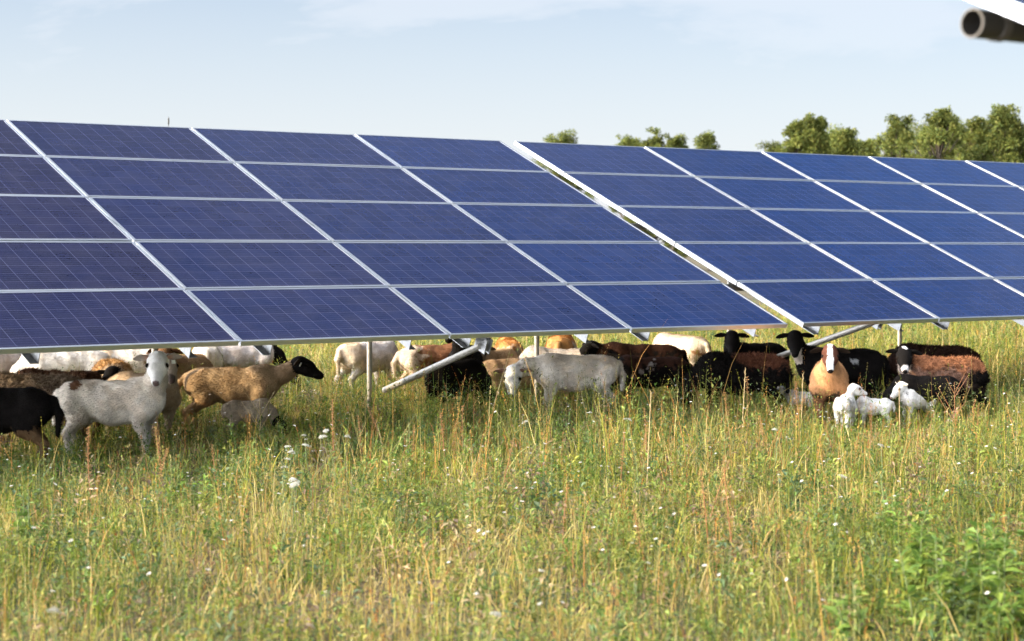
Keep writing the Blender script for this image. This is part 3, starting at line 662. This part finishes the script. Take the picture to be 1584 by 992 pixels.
def front(p):
    """ungrazed taller strip before the herd, centre to right"""
    q = p - CAM[None, :2]; d = q @ FWH[:2]; px = 792 + F_PX * (q @ RGT[:2]) / d
    low = np.ones(len(p))
    for (bx, bd, r, a) in [(1405, 17.1, .6, .55), (1335, 16.7, .75, .55), (1290, 17.2, .5, .35), (180, 14.5, .9, .40), (330, 16.6, .6, .35), (880, 18.4, .7, .25)]:
        c = spot(bx, bd); low *= 1 - a * np.exp(-((p[:, 0] - c[0]) ** 2 + (p[:, 1] - c[1]) ** 2) / (2 * r * r))
    return low * (1 + .36 * np.clip((px - 520) / 120, 0, 1) * np.clip((d - 13) / 1.2, 0, 1) * np.clip((19.2 - d) / 1.0, 0, 1))
def greenness(p): return np.clip(.48 + (GREEN(p) - .5) * 1.5 + (PATCH(p) - .5) * .9 + blobs(p, GB) - blobs(p, DB), 0, 1)

PAL_G = np.array([(.12, .175, .018), (.18, .23, .022), (.27, .285, .03), (.075, .13, .02), (.34, .32, .04)])
PAL_D = np.array([(.52, .42, .15), (.62, .52, .23), (.42, .31, .11), (.54, .40, .11), (.44, .43, .10)])
PAL_R = np.array([(.52, .27, .07), (.44, .19, .05), (.60, .35, .10), (.36, .17, .06)])

def blades(p, h, wd, lean, colb, colt, seg=3, curl=1.0, z0=0.0):
    n = len(p); az = rng.uniform(0, 2 * math.pi, n); dirv = np.stack([np.cos(az), np.sin(az)], 1)
    fa = az + rng.uniform(-1.2, 1.2, n) + math.pi / 2; sv = np.stack([np.cos(fa), np.sin(fa)], 1)
    V = np.zeros((n, 2 * seg + 1, 3)); C = np.zeros((n, 2 * seg + 1, 3))
    for i in range(seg + 1):
        t = i / seg
        c = p + dirv * (lean * h * t ** (1 + curl))[:, None]
        z = h * t * np.sqrt(np.maximum(1 - (lean * t) ** 2 * .5, .2)) + z0
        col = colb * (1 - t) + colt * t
        if i < seg:
            wv = wd * (1 - .55 * t) * .5
            V[:, 2 * i, :2] = c - sv * wv[:, None]; V[:, 2 * i + 1, :2] = c + sv * wv[:, None]
            V[:, 2 * i, 2] = z; V[:, 2 * i + 1, 2] = z; C[:, 2 * i] = col; C[:, 2 * i + 1] = col
        else: V[:, 2 * seg, :2] = c; V[:, 2 * seg, 2] = z; C[:, 2 * seg] = col
    base = (np.arange(n) * (2 * seg + 1))[:, None]
    q = [base + np.array([2 * i, 2 * i + 1, 2 * i + 3, 2 * i + 2]) for i in range(seg - 1)]
    t = base + np.array([2 * seg - 2, 2 * seg - 1, 2 * seg])
    return V.reshape(-1, 3), np.concatenate(q), t, C.reshape(-1, 3)

def leaves(base, direction, ln, wd, col, fold=.25):
    """little folded leaves; base (n,3), direction (n,3) unit"""
    n = len(base); up = np.array([0, 0, 1.0]); s = np.cross(direction, up) + rng.normal(size=(n, 3)) * .25
    s /= np.linalg.norm(s, axis=1)[:, None]; nn = np.cross(s, direction)
    mid = base + direction * (ln * .45)[:, None]
    V = np.stack([base, mid - s * wd[:, None] * .5 + nn * (wd * fold)[:, None], base + direction * ln[:, None] - up * (ln * .15)[:, None], mid + s * wd[:, None] * .5 + nn * (wd * fold)[:, None], mid], 1)
    b = (np.arange(n) * 5)[:, None]
    t = np.concatenate([b + np.array(k) for k in ((0, 1, 4), (1, 2, 4), (2, 3, 4), (3, 0, 4))])
    return V.reshape(-1, 3), t, np.repeat(col, 5, 0)

class Veg:
    def __init__(s): s.V = []; s.Q = []; s.T = []; s.C = []; s.n = 0
    def add(s, V, q, t, C):
        s.V.append(V); s.C.append(C)
        if q is not None: s.Q.append(q + s.n)
        if t is not None: s.T.append(t + s.n)
        s.n += len(V)
    def mesh(s, name, m):
        P = []
        if s.Q: P.append(np.concatenate(s.Q))
        if s.T: P.append(np.concatenate(s.T))
        return mesh_np(name, np.concatenate(s.V), P, m, np.clip(np.concatenate(s.C), .003, .9))
    def build(s, name, m, parent=None): return link(bpy.data.objects.new(name, s.mesh(name, m)), parent)

def pick(pal, n, sd=.32): return .80 * pal[rng.integers(0, len(pal), n)] * rng.uniform(1 - sd, 1 + sd, (n, 1)) * rng.uniform(.94, 1.06, (n, 3))

def seedheads(tops, dirs, ln, wd, col, k=7):
    """narrow seed spikes made of small scales round the stalk"""
    n = len(tops); t = rng.uniform(0, 1, (n, k)); az = rng.uniform(0, 6.28, (n, k))
    b = tops[:, None, :] - dirs[:, None, :] * (t * ln[:, None])[..., None]
    o = np.stack([np.cos(az), np.sin(az), np.full_like(az, 1.3)], -1); o /= np.linalg.norm(o, axis=-1)[..., None]
    return leaves(b.reshape(-1, 3), o.reshape(-1, 3), np.repeat(wd * 2.2, k) * rng.uniform(.7, 1.3, n * k), np.repeat(wd, k), np.repeat(col, k, 0) * rng.uniform(.85, 1.15, (n * k, 1)))

def meadow(d0, d1, dens, hs=1.0, ws=1.0, side=.30, margin=2.2):
    area = side * (d1 * d1 - d0 * d0) + 2 * margin * (d1 - d0)
    g = Veg()
    # 1 short undergrowth
    n = int(area * dens * 620); p = scatter(n, d0, d1, margin, side); gr = greenness(p); keep = rng.uniform(size=n) < (.15 + .85 * THIN(p) ** 1.5); p = p[keep]; gr = gr[keep]; n = len(p)
    isg = rng.uniform(size=n) < gr * .95 + .05
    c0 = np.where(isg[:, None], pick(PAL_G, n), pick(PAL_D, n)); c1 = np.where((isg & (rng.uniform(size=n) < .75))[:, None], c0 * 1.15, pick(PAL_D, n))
    h = (rng.gamma(3.5, .034, n) + .04) * (0.7 + .7 * TALL(p)) * hs * np.minimum(front(p), 1.1)
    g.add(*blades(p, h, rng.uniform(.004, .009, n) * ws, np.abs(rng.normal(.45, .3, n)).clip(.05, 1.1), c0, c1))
    # 2 upright stalks with seed spikes
    n = int(area * dens * 95); p = scatter(n, d0, d1, margin, side); gr = greenness(p); keep = rng.uniform(size=n) < (.12 + .88 * TALL(p) ** 1.5 * (.4 + .6 * PATCH(p)) * 1.4); p = p[keep]; gr = gr[keep]; n = len(p)
    ru = blobs(p, RB) + np.clip((RUST(p) - .55) * 1.8, 0, .65) + .12
    sel = rng.uniform(size=n); isr = sel < ru; isg = ~isr & (rng.uniform(size=n) < gr * .8 + .10)
    c = pick(PAL_D, n); c[isg] = pick(PAL_G[[1, 2, 4]], isg.sum()) * 1.1; c[isr] = pick(PAL_R, isr.sum())
    h = (rng.gamma(5, .046, n) + .06) * (.65 + .55 * TALL(p)) * hs * front(p)
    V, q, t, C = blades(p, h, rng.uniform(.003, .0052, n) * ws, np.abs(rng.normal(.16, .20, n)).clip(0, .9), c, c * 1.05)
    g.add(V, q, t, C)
    tops = V.reshape(n, 7, 3)[:, 6]; prev = V.reshape(n, 7, 3)[:, 4]; dv = tops - prev; dv /= np.linalg.norm(dv, axis=1)[:, None]
    has = rng.uniform(size=n) < .75
    hc = c * 1.05; V2, t2, C2 = seedheads(tops[has], dv[has], h[has] * rng.uniform(.12, .35, has.sum()), rng.uniform(.004, .008, has.sum()) * ws, hc[has], 9)
    g.add(V2, None, t2, C2)
    # 3 lying thatch
    n = int(area * dens * 260); p = scatter(n, d0, d1, margin, side)
    c = pick(np.concatenate([PAL_D * .8, [(.20, .14, .075), (.13, .10, .06)]]), n)
    g.add(*blades(p, rng.uniform(.06, .14, n) * hs, rng.uniform(.003, .006, n) * ws, rng.uniform(1.0, 2.4, n), c, c, curl=.35))
    return g

def weeds(d0, d1, dens, ws=1.0, side=.30, margin=2.2, hs=1.0):
    area = side * (d1 * d1 - d0 * d0) + 2 * margin * (d1 - d0)
    g = Veg(); n = int(area * dens * 95); p = scatter(n, d0, d1, margin, side); gr = greenness(p)
    keep = rng.uniform(size=n) < np.clip((gr * 1.7 - .08) * (.25 + 1.2 * PATCH(p)), .05, 1); p = p[keep]; gr = gr[keep]; n = len(p)
    h = (rng.gamma(6, .034, n) + .06) * (.7 + .5 * TALL(p)) * hs * front(p)
    az = rng.uniform(0, 6.28, n); ln = np.abs(rng.normal(.12, .1, n)); top = np.stack([p[:, 0] + np.cos(az) * ln * h, p[:, 1] + np.sin(az) * ln * h, h], 1); bot = np.stack([p[:, 0], p[:, 1], np.zeros(n)], 1)
    cpal = np.array([(.09, .155, .026), (.14, .21, .033), (.20, .26, .045), (.065, .12, .03), (.27, .29, .055), (.16, .20, .07)])
    c = pick(cpal, n)
    k = 26; t = rng.uniform(.10, 1.0, (n, k)); a2 = rng.uniform(0, 6.28, (n, k)); el = rng.uniform(-.1, .9, (n, k)) + t * .35
    b = bot[:, None] + (top - bot)[:, None] * t[..., None]
    # side branches in the upper half
    br = (rng.uniform(size=(n, k)) < .5) * rng.uniform(0, .22, (n, k)) * h[:, None]
    b = b + np.stack([np.cos(a2) * br, np.sin(a2) * br, br * .8], -1) * (t > .35)[..., None]
    dirs = np.stack([np.cos(a2) * np.cos(el), np.sin(a2) * np.cos(el), np.sin(el)], -1)
    big = rng.uniform(.5, 1.5, n)
    lnn = (rng.uniform(.018, .052, (n, k)) * (1.25 - .6 * t) * big[:, None]).ravel() * ws
    V, tt, C = leaves(b.reshape(-1, 3), dirs.reshape(-1, 3), lnn, lnn * rng.uniform(.16, .42, n * k), np.repeat(c, k, 0) * rng.uniform(.8, 1.25, (n * k, 1)))
    g.add(V, None, tt, C)
    st = blades(p, h, np.full(n, .0042) * ws, np.full(n, .08), c * .9 + .02, c * 1.05); g.add(*st)
    return g

tag(meadow(6.3, 13, 1.35, .80, 1.0).build('meadow_grass', M_GRASS), 'dense mixed green and straw meadow grass in the foreground', 'grass', kind='stuff')
tag(meadow(13, 24, 1.15, 1.02, 1.1).build('meadow_grass', M_GRASS), 'meadow grass round the sheep and below the arrays', 'grass', kind='stuff')
tag(meadow(24, 48, .32, 1.25, 1.9, .32, 3).build('meadow_grass', M_GRASS), 'sunlit meadow grass beyond the arrays', 'grass', kind='stuff')
tag(weeds(6.3, 13, 1.35, .95, hs=.85).build('leafy_weeds', M_LEAF), 'low leafy green weeds among the foreground grass', 'weeds', kind='stuff')
tag(weeds(13, 24, 1.0, 1.1, hs=1.02).build('leafy_weeds', M_LEAF), 'leafy green weeds growing round the sheep', 'weeds', kind='stuff')
tag(weeds(24, 48, .25, 1.8, .32, 2, 1.2).build('leafy_weeds', M_LEAF), 'leafy weeds in the sunlit field beyond the arrays', 'weeds', kind='stuff')

def clumps(d0, d1, dens, ws=1.0, side=.30, margin=2.2):
    """broad leaved tufts, some yellowing, some dead and brown"""
    area = side * (d1 * d1 - d0 * d0) + 2 * margin * (d1 - d0)
    g = Veg(); n = int(area * dens); p = scatter(n, d0, d1, margin, side); gr = greenness(p)
    kind = rng.uniform(size=n); dead = kind > .50 + .45 * gr
    pal = np.array([(.10, .18, .03), (.16, .25, .035), (.075, .135, .045), (.22, .29, .05), (.30, .31, .06), (.09, .15, .065)])
    palD = np.array([(.26, .18, .10), (.17, .115, .07), (.36, .27, .15), (.33, .25, .12)])
    c = np.where(dead[:, None], pick(palD, n), pick(pal, n)); h = rng.uniform(.07, .30, n) * np.minimum(front(p), 1); R0 = rng.uniform(.04, .13, n)
    k = 30; a = rng.uniform(0, 6.28, (n, k)); q = R0[:, None] * np.sqrt(rng.uniform(0, 1, (n, k))); z = h[:, None] * rng.uniform(.1, 1, (n, k))
    b = np.stack([p[:, 0:1] + q * np.cos(a), p[:, 1:2] + q * np.sin(a), z], -1); el = rng.uniform(-.3, 1.0, (n, k)); a2 = a + rng.normal(0, .7, (n, k))
    dd = np.stack([np.cos(a2) * np.cos(el), np.sin(a2) * np.cos(el), np.sin(el)], -1)
    sz = rng.uniform(.018, .056, n); ln = (sz[:, None] * rng.uniform(.6, 1.3, (n, k))).ravel() * ws
    V, t, C = leaves(b.reshape(-1, 3), dd.reshape(-1, 3), ln, ln * np.repeat(rng.uniform(.18, .55, n), k), np.repeat(c, k, 0) * rng.uniform(.75, 1.3, (n * k, 1))); g.add(V, None, t, C)
    return g
tag(clumps(6.3, 13, 24, 1.05).build('leafy_tufts', M_LEAF), 'broad leaved tufts, green and withered, in the foreground grass', 'weeds', kind='stuff')
tag(clumps(13, 24, 18, 1.2).build('leafy_tufts', M_LEAF), 'broad leaved tufts, green and withered, near the sheep', 'weeds', kind='stuff')

# small white fleabane daisies: past counting
def tiny_flowers(n, d0, d1, bl):
    g = Veg(); p = scatter(n, d0, d1)
    keep = rng.uniform(size=n) < np.clip((Field(.8, 31)(p) - .45) * 2 + blobs(p, bl), .03, 1); p = p[keep]; n = len(p)
    h = rng.uniform(.22, .48, n); gcol = np.tile([.13, .18, .05], (n, 1)); g.add(*blades(p, h, np.full(n, .003), np.full(n, .05), gcol, gcol))
    k = 7; a = (np.arange(k) / k * 6.283)[None] + rng.uniform(0, 6.28, (n, 1)); tl = rng.normal(0, .35, (n, 1))
    top = np.stack([p[:, 0], p[:, 1], h], 1); b = np.repeat(top, k, 0); dd = np.stack([np.cos(a), np.sin(a), .25 + tl * np.cos(a)], -1).reshape(-1, 3); dd /= np.linalg.norm(dd, axis=1)[:, None]
    ln = np.repeat(rng.uniform(.008, .014, n), k); V, t, C = leaves(b, dd, ln, ln * .75, np.tile([.72, .70, .68], (n * k, 1))); g.add(V, None, t, C)
    return g
tag(tiny_flowers(800, 7, 13, [(850, 760, .8, .7), (1350, 800, .9, .5), (1290, 830, .4, .5)]).build('daisies', M_PETAL), 'scattered tiny white daisies in the foreground grass', 'flowers', kind='stuff')
tag(tiny_flowers(1100, 13, 21, [(900, 680, 1., .7), (1330, 690, 1., .7)]).build('daisies', M_PETAL), 'scattered tiny white daisies near the sheep', 'flowers', kind='stuff')

# white umbel flowers, each a plant of its own
def umbel(seed):
    r = np.random.default_rng(seed); v = Veg(); R0 = r.uniform(.020, .034); n = 46
    q = np.sqrt(r.uniform(0, 1, n)) * R0; a = r.uniform(0, 6.28, n); z = .012 - (q / R0) ** 2 * .012 + r.normal(0, .002, n)
    c = np.stack([q * np.cos(a), q * np.sin(a), z], 1); col = np.tile([.56, .56, .50], (n, 1)) * r.uniform(.88, 1.05, (n, 1))
    for k in range(5):
        aa = k / 5 * 6.283 + r.uniform(0, 1, n); dd = np.stack([np.cos(aa), np.sin(aa), np.full(n, .35)], 1); dd /= np.linalg.norm(dd, axis=1)[:, None]
        V, t, C = leaves(c, dd, np.full(n, .0075), np.full(n, .006), col); v.add(V, None, t, C)
    return v.mesh('flower_head', M_PETAL)
def umbel_rays():
    m = MB()
    for k in range(12):
        a = k / 12 * 6.28; m.tube([(0, 0, -.045), (.03 * math.cos(a), .03 * math.sin(a), .0)], .0009, 4, False)
    return m
def plant_stem(h, r0, lean, seed):
    r = np.random.default_rng(seed); m = MB(); pts = [(lean * h * t * t, .02 * math.sin(t * 5 + seed), h * t) for t in np.linspace(0, 1, 7)]
    m.tube(pts, [r0 * (1 - .5 * t) for t in np.linspace(0, 1, 7)], 6)
    for t in (.35, .6):
        p = np.array(pts[int(t * 6)]); a = r.uniform(0, 6.28); m.tube([p, p + np.array([math.cos(a), math.sin(a), 1.2]) * .10], [r0 * .6, r0 * .25], 5)
    return m.mesh('stem', M_STEM), pts[-1]
M_STEM = simple('green_stem', (.13, .17, .06)); M_STRAW = simple('dry_stem', (.42, .31, .15)); M_RUST = simple('rust_stem', (.26, .11, .04)); M_SEED = leaf_material('dock_seeds', .25)
UMB = [umbel(k) for k in range(4)]; STM = [plant_stem(h, .0028, l, k) for k, (h, l) in enumerate([(.45, .1), (.52, .15), (.38, .08), (.58, .12)])]
UPOS = [(440, 692), (452, 700), (468, 676), (487, 676), (510, 678), (540, 676), (438, 712), (432, 727), (476, 690), (520, 668), (445, 745), (433, 752), (455, 748), (65, 958), (755, 955), (985, 652), (905, 640), (1200, 668), (1362, 692), (1290, 740), (820, 655)]
UG = 'white umbel flowers in the meadow'
for i, (a, b) in enumerate(UPOS):
    h_off = .45; k = i % 4; me, top = STM[k]; sc = random.uniform(.8, 1.1); d = (1.7 - top[2] * sc) * F_PX / (b - 387); gp = spot(a, d)
    r0 = tag(empty('umbel_flower', gp, random.uniform(0, 6.28)), 'flat white umbel flower on a thin green stem among the meadow grass', 'flower', UG); r0.scale = (sc,) * 3
    link(bpy.data.objects.new('stem', me), r0)
    f = link(bpy.data.objects.new('flower_head', UMB[(i * 3) % 4]), r0); f.location = top; f.rotation_euler = (random.uniform(-.35, .35), random.uniform(-.35, .35), 0)

# rust brown dock stalks, each a plant of its own
def dock(seed):
    r = np.random.default_rng(seed); v = Veg(); h = r.uniform(.42, .68); n = 170
    t = r.uniform(.38, 1, n); tier = np.round(t * 16) / 16; t = tier * .3 + t * .7; a = r.uniform(0, 6.28, n); rad = .016 * (1.25 - t) + .004; q = rad * r.uniform(.2, 1.2, n)
    c = np.stack([.05 * t * t + q * np.cos(a), q * np.sin(a), h * t], 1)
    dd = np.stack([np.cos(a), np.sin(a), r.uniform(-.2, .9, n)], 1); dd /= np.linalg.norm(dd, axis=1)[:, None]
    pal = np.array([(.40, .24, .09), (.34, .18, .06), (.46, .31, .13), (.26, .14, .06)]); col = pal[r.integers(0, 4, n)]
    V, tt, C = leaves(c, dd, r.uniform(.008, .014, n), r.uniform(.006, .010, n), col); v.add(V, None, tt, C)
    m = MB(); m.tube([(.05 * k * k, 0, h * k) for k in np.linspace(0, 1, 6)], [.004, .0036, .003, .0026, .002, .0012], 6)
    return v.mesh('seed_spike', M_SEED), m.mesh('stem', M_RUST)
DOCK = [dock(k) for k in range(4)]
DPOS = [(1160, 680), (1205, 690), (1212, 705), (1222, 695), (1130, 705), (1245, 690), (700, 730), (688, 740), (720, 735), (600, 720), (860, 720), (990, 735), (1000, 742), (330, 790), (250, 765), (240, 780), (1300, 740), (1090, 850), (1100, 870), (1003, 900), (1140, 880), (960, 770), (1505, 690), (1512, 700), (640, 745), (520, 740), (770, 790), (1185, 720), (560, 735), (140, 800), (870, 870), (1420, 745), (1345, 730)]
for i, (a, b) in enumerate(DPOS):
    d = 1.7 * F_PX / (b - 387); gp = spot(a, d); sp, st = DOCK[i % 4]; sc = random.uniform(.75, 1.1)
    r0 = tag(empty('dock_stalk', gp, random.uniform(0, 6.28)), 'rust brown dock seed stalk standing up out of the meadow grass', 'dock plant', 'rust brown dock stalks in the meadow'); r0.scale = (sc,) * 3
    r0.rotation_euler = (random.uniform(-.22, .22), random.uniform(-.22, .22), random.uniform(0, 6.28))
    link(bpy.data.objects.new('seed_spike', sp), r0); link(bpy.data.objects.new('stem', st), r0)

# tall dry stalks that cross in front of the sheep
for (a, b, h, lean, lab) in [(745, 690, .85, .30, 'tall pale dry stalk leaning right across the young black sheep'), (1240, 690, .62, .03, 'thin dry stalk upright before the black sheep with bib'),
                             (1148, 690, .66, .05, 'dry stalk upright in front of the brown backed grazing sheep'), (1395, 690, .55, -.03, 'dry stalk before the rightmost white lamb'), (1001, 770, .72, .04, 'pale straight dry stalk in the middle of the meadow')]:
    d = 1.7 * F_PX / (b - 387); gp = spot(a, d)
    m = MB(); rt = RGT * lean * h
    m.tube([gp + rt * t + np.array([0, 0, h * t]) for t in np.linspace(0, 1, 6)], [.0045, .004, .0036, .003, .0025, .0015], 6)
    tip = gp + rt + np.array([0, 0, h])
    for k in range(10):
        p = tip - (rt + np.array([0, 0, h])) * .02 * k; aa = random.uniform(0, 6.28); m.tube([p, p + np.array([math.cos(aa) * .010, math.sin(aa) * .010, .022])], [.002, .0006], 5)
    o = m.build('dry_stalk', M_STRAW); tag(o, lab, 'dry stalk', 'tall dry stalks by the sheep')

# branched dry weed in front of the tan ewe, and one on the right
def branched(px, py, h, lab, seed, matl):
    r = random.Random(seed); d = 1.7 * F_PX / (py - 387); gp = spot(px, d); root = tag(empty('branched_weed', gp), lab, 'weed', 'dry branching weeds before the sheep')
    m = MB(); m.tube([(0, 0, 0), (.01, 0, h * .5), (0, 0, h)], [.005, .004, .002], 6)
    for k in range(6):
        z = h * r.uniform(.35, .85); s = r.choice((-1, 1)); l = r.uniform(.12, .26); e = RGT * s * l * .6 + FWH * r.uniform(-.08, .08) + np.array([0, 0, l])
        m.tube([np.array([0, 0, z]), np.array([0, 0, z]) + e], [.003, .0015], 5)
    m.build('stem', matl, root)
    s = Veg(); n = 160; t = rng.uniform(.6, 1, n); a = rng.uniform(0, 6.28, n)
    c = np.stack([rng.normal(0, .10, n), rng.normal(0, .05, n), h * t], 1); c = c[np.abs(c[:, 0]) > -1]
    dd = np.stack([np.cos(a), np.sin(a), np.full(n, .8)], 1); dd /= np.linalg.norm(dd, axis=1)[:, None]
    V, tt, C = leaves(c, dd, np.full(n, .016), np.full(n, .007), np.tile([.33, .28, .12], (n, 1))); s.add(V, None, tt, C); s.build('leaves', M_LEAF, root)
branched(400, 700, .50, 'dry branching weed in front of the tan ewe and her lamb', 1, M_STRAW)
branched(1478, 690, .55, 'brown branching weed in front of the dark brown ewe', 2, M_RUST)

# broad leaved weeds in the near right corner
def broadleaf(px, py, h, n, lab, seed, L0=.10):
    r = np.random.default_rng(seed); d = 1.7 * F_PX / (py - 387); gp = spot(px, d); root = tag(empty('broadleaf_weed', gp), lab, 'weed', 'broad leaved weeds in the foreground')
    m = MB(); s = Veg()
    for k in range(5):
        a = r.uniform(0, 6.28); b = np.array([math.cos(a), math.sin(a), 0]) * r.uniform(0, .12); e = b * 1.8 + np.array([0, 0, h * r.uniform(.7, 1.05)])
        m.tube([b, (b + e) / 2 + np.array([.01, 0, 0]), e], [.005, .004, .002], 6)
        t = r.uniform(.15, 1, n); aa = r.uniform(0, 6.28, n); el = r.uniform(-.2, .8, n); bs = b + (e - b) * t[:, None]
        dd = np.stack([np.cos(aa) * np.cos(el), np.sin(aa) * np.cos(el), np.sin(el)], 1); ln = L0 * r.uniform(.5, 1.1, n) * (1.2 - .6 * t)
        col = np.array([(.09, .165, .03), (.13, .21, .035), (.19, .26, .045)])[r.integers(0, 3, n)] * r.uniform(.85, 1.2, (n, 1))
        V, tt, C = leaves(bs, dd, ln, ln * r.uniform(.28, .5, n), col, .15); s.add(V, None, tt, C)
    m.build('stem', M_STEM, root); s.build('leaves', M_LEAF, root)
for i, (a, b, h, n, lab) in enumerate([
    (1550, 1010, .52, 60, 'tall dark green leafy weed at the bottom right corner'), (1460, 1000, .42, 40, 'bushy green weed left of the corner weed'),
    (1540, 920, .44, 46, 'green leafy weed at the right edge above the corner weed'), (1410, 935, .42, 50, 'medium green weed amid grass left of the right edge weeds'),
    (1330, 1010, .28, 14, 'low weed with broad leaves at the bottom edge right of centre'), (1390, 850, .40, 26, 'bright green weed in the right part of the meadow'),
    (840, 770, .36, 30, 'leafy green weed just right of the middle of the meadow'), (600, 665, .40, 40, 'bushy green weed at the foot of the sloping brace'),
    (545, 690, .42, 40, 'bushy weed between the white umbels and the brace'), (1000, 668, .46, 40, 'tall green weed before the speckled dark sheep'),
    (30, 860, .34, 24, 'green weed near the left edge of the meadow')]):
    broadleaf(a, b, h, n, lab, i + 50, .13 if b > 880 else (.10 if b > 800 else .06))

# ------------------------------------------------------------------ trees beyond the field
def tree(px, dist, h, wd, lab, seed, n=22000):
    r = np.random.default_rng(seed); gp = spot(px, dist); root = tag(empty('tree', gp), lab, 'tree', 'trees beyond the solar field')
    m = MB(); m.tube([(0, 0, 0), (.1, 0, h * .3), (0, .1, h * .6), (.1, 0, h * .88)], [h * .018, h * .014, h * .009, .02], 9)
    cl = []
    nc = 120; lop = r.uniform(-.12, .12, 2)
    for k in range(nc):
        f = r.uniform(.12, 1.0); z = h * f; prof = max(math.sin(math.pi * min(max((f - .05) / .97, .03), .97)), .12 + .45 * (f < .5)) ** .6 * (1 + .15 * math.sin(7 * f + seed))
        a = r.uniform(0, 6.28); q = wd * .5 * prof * r.uniform(.2, 1.0); c = np.array([q * math.cos(a) + lop[0] * wd * f, q * math.sin(a) + lop[1] * wd * f, z * r.uniform(.94, 1.0)]); rr = wd * r.uniform(.04, .115)
        cl.append((c, rr)); b0 = np.array([0, 0, z * .72]); m.tube([b0, (b0 + c) / 2 + np.array([0, 0, .15]), c], [.06, .04, .02], 5, False)
    for k in range(9): cl.append((np.array([r.uniform(-.16, .16) * wd, r.uniform(-.16, .16) * wd, h * r.uniform(.86, 1.0)]), wd * r.uniform(.03, .06)))
    m.build('trunk', M_BARK, root)
    V = []; cc = []
    wts = np.array([x[1] ** 2 for x in cl]); wts /= wts.sum()
    ci = r.choice(len(cl), n, p=wts); u = r.normal(size=(n, 3)); u /= np.linalg.norm(u, axis=1)[:, None]
    rad = np.array([x[1] for x in cl])[ci] * r.uniform(.15, 1.30, n) ** .75
    c = np.array([x[0] for x in cl])[ci] + u * rad[:, None] * np.array([1, 1, .8])
    dd = u + r.normal(size=(n, 3)) * .8; dd /= np.linalg.norm(dd, axis=1)[:, None]
    pal = np.array([(.105, .13, .030), (.14, .16, .034), (.085, .115, .030), (.18, .185, .045)]); tone = r.uniform(.65, 1.35, len(cl))
    col = pal[r.integers(0, 4, n)] * tone[ci][:, None]
    ln = r.uniform(.10, .26, n) * (h / 10) ** .5
    Vv, t, C = leaves(c, dd, ln, ln * .7, col); s = Veg(); s.add(Vv, None, t, C); s.build('crown', M_TREE, root)
TR = [(865, 150, 206, 70, 'low round treetop peeping over the right array near the gap'), (968, 165, 210, 50, 'small low treetop left in the middle clump'), (1010, 150, 201, 44, 'pointed treetop tallest of the middle clump'),
      (1042, 160, 210, 36, 'small treetop right in the middle clump'), (1098, 155, 208, 48, 'forked low treetop right of the middle clump'), (1190, 170, 222, 70, 'barely showing low treetop left of the tall twin trees'),
      (1228, 140, 190, 40, 'shorter left half of the twin trees'), (1258, 140, 179, 38, 'tall slim right half of the twin trees'), (1303, 145, 198, 54, 'round green tree right of the twin trees'), (1340, 165, 219, 30, 'dark low tree in the dip before the long tree line'),
      (1388, 130, 184, 56, 'yellow green tree at the left end of the long tree line'), (1450, 125, 168, 66, 'tallest broad tree of the long tree line'), (1505, 128, 184, 52, 'middle dark tree of the long tree line'),
      (1552, 125, 166, 62, 'tall tree of the line near the right edge'), (1605, 126, 180, 66, 'tree cut by the right edge of the photo'), (1420, 150, 193, 120, 'shaded tree behind the long tree line'), (1530, 150, 188, 120, 'dark tree filling the back of the long tree line'), (1470, 155, 190, 110, 'broad tree behind the tallest one of the long tree line'), (1590, 155, 190, 110, 'broad tree at the back beside the right edge'), (1275, 155, 203, 90, 'low broad tree behind the twin trees')]
for i, (a, d, yt, wpx, lab) in enumerate(TR):
    tree(a, d, 1.7 + (387 - yt) * d / F_PX, max(wpx * d / F_PX * 1.75, 4.0), lab, i + 200)
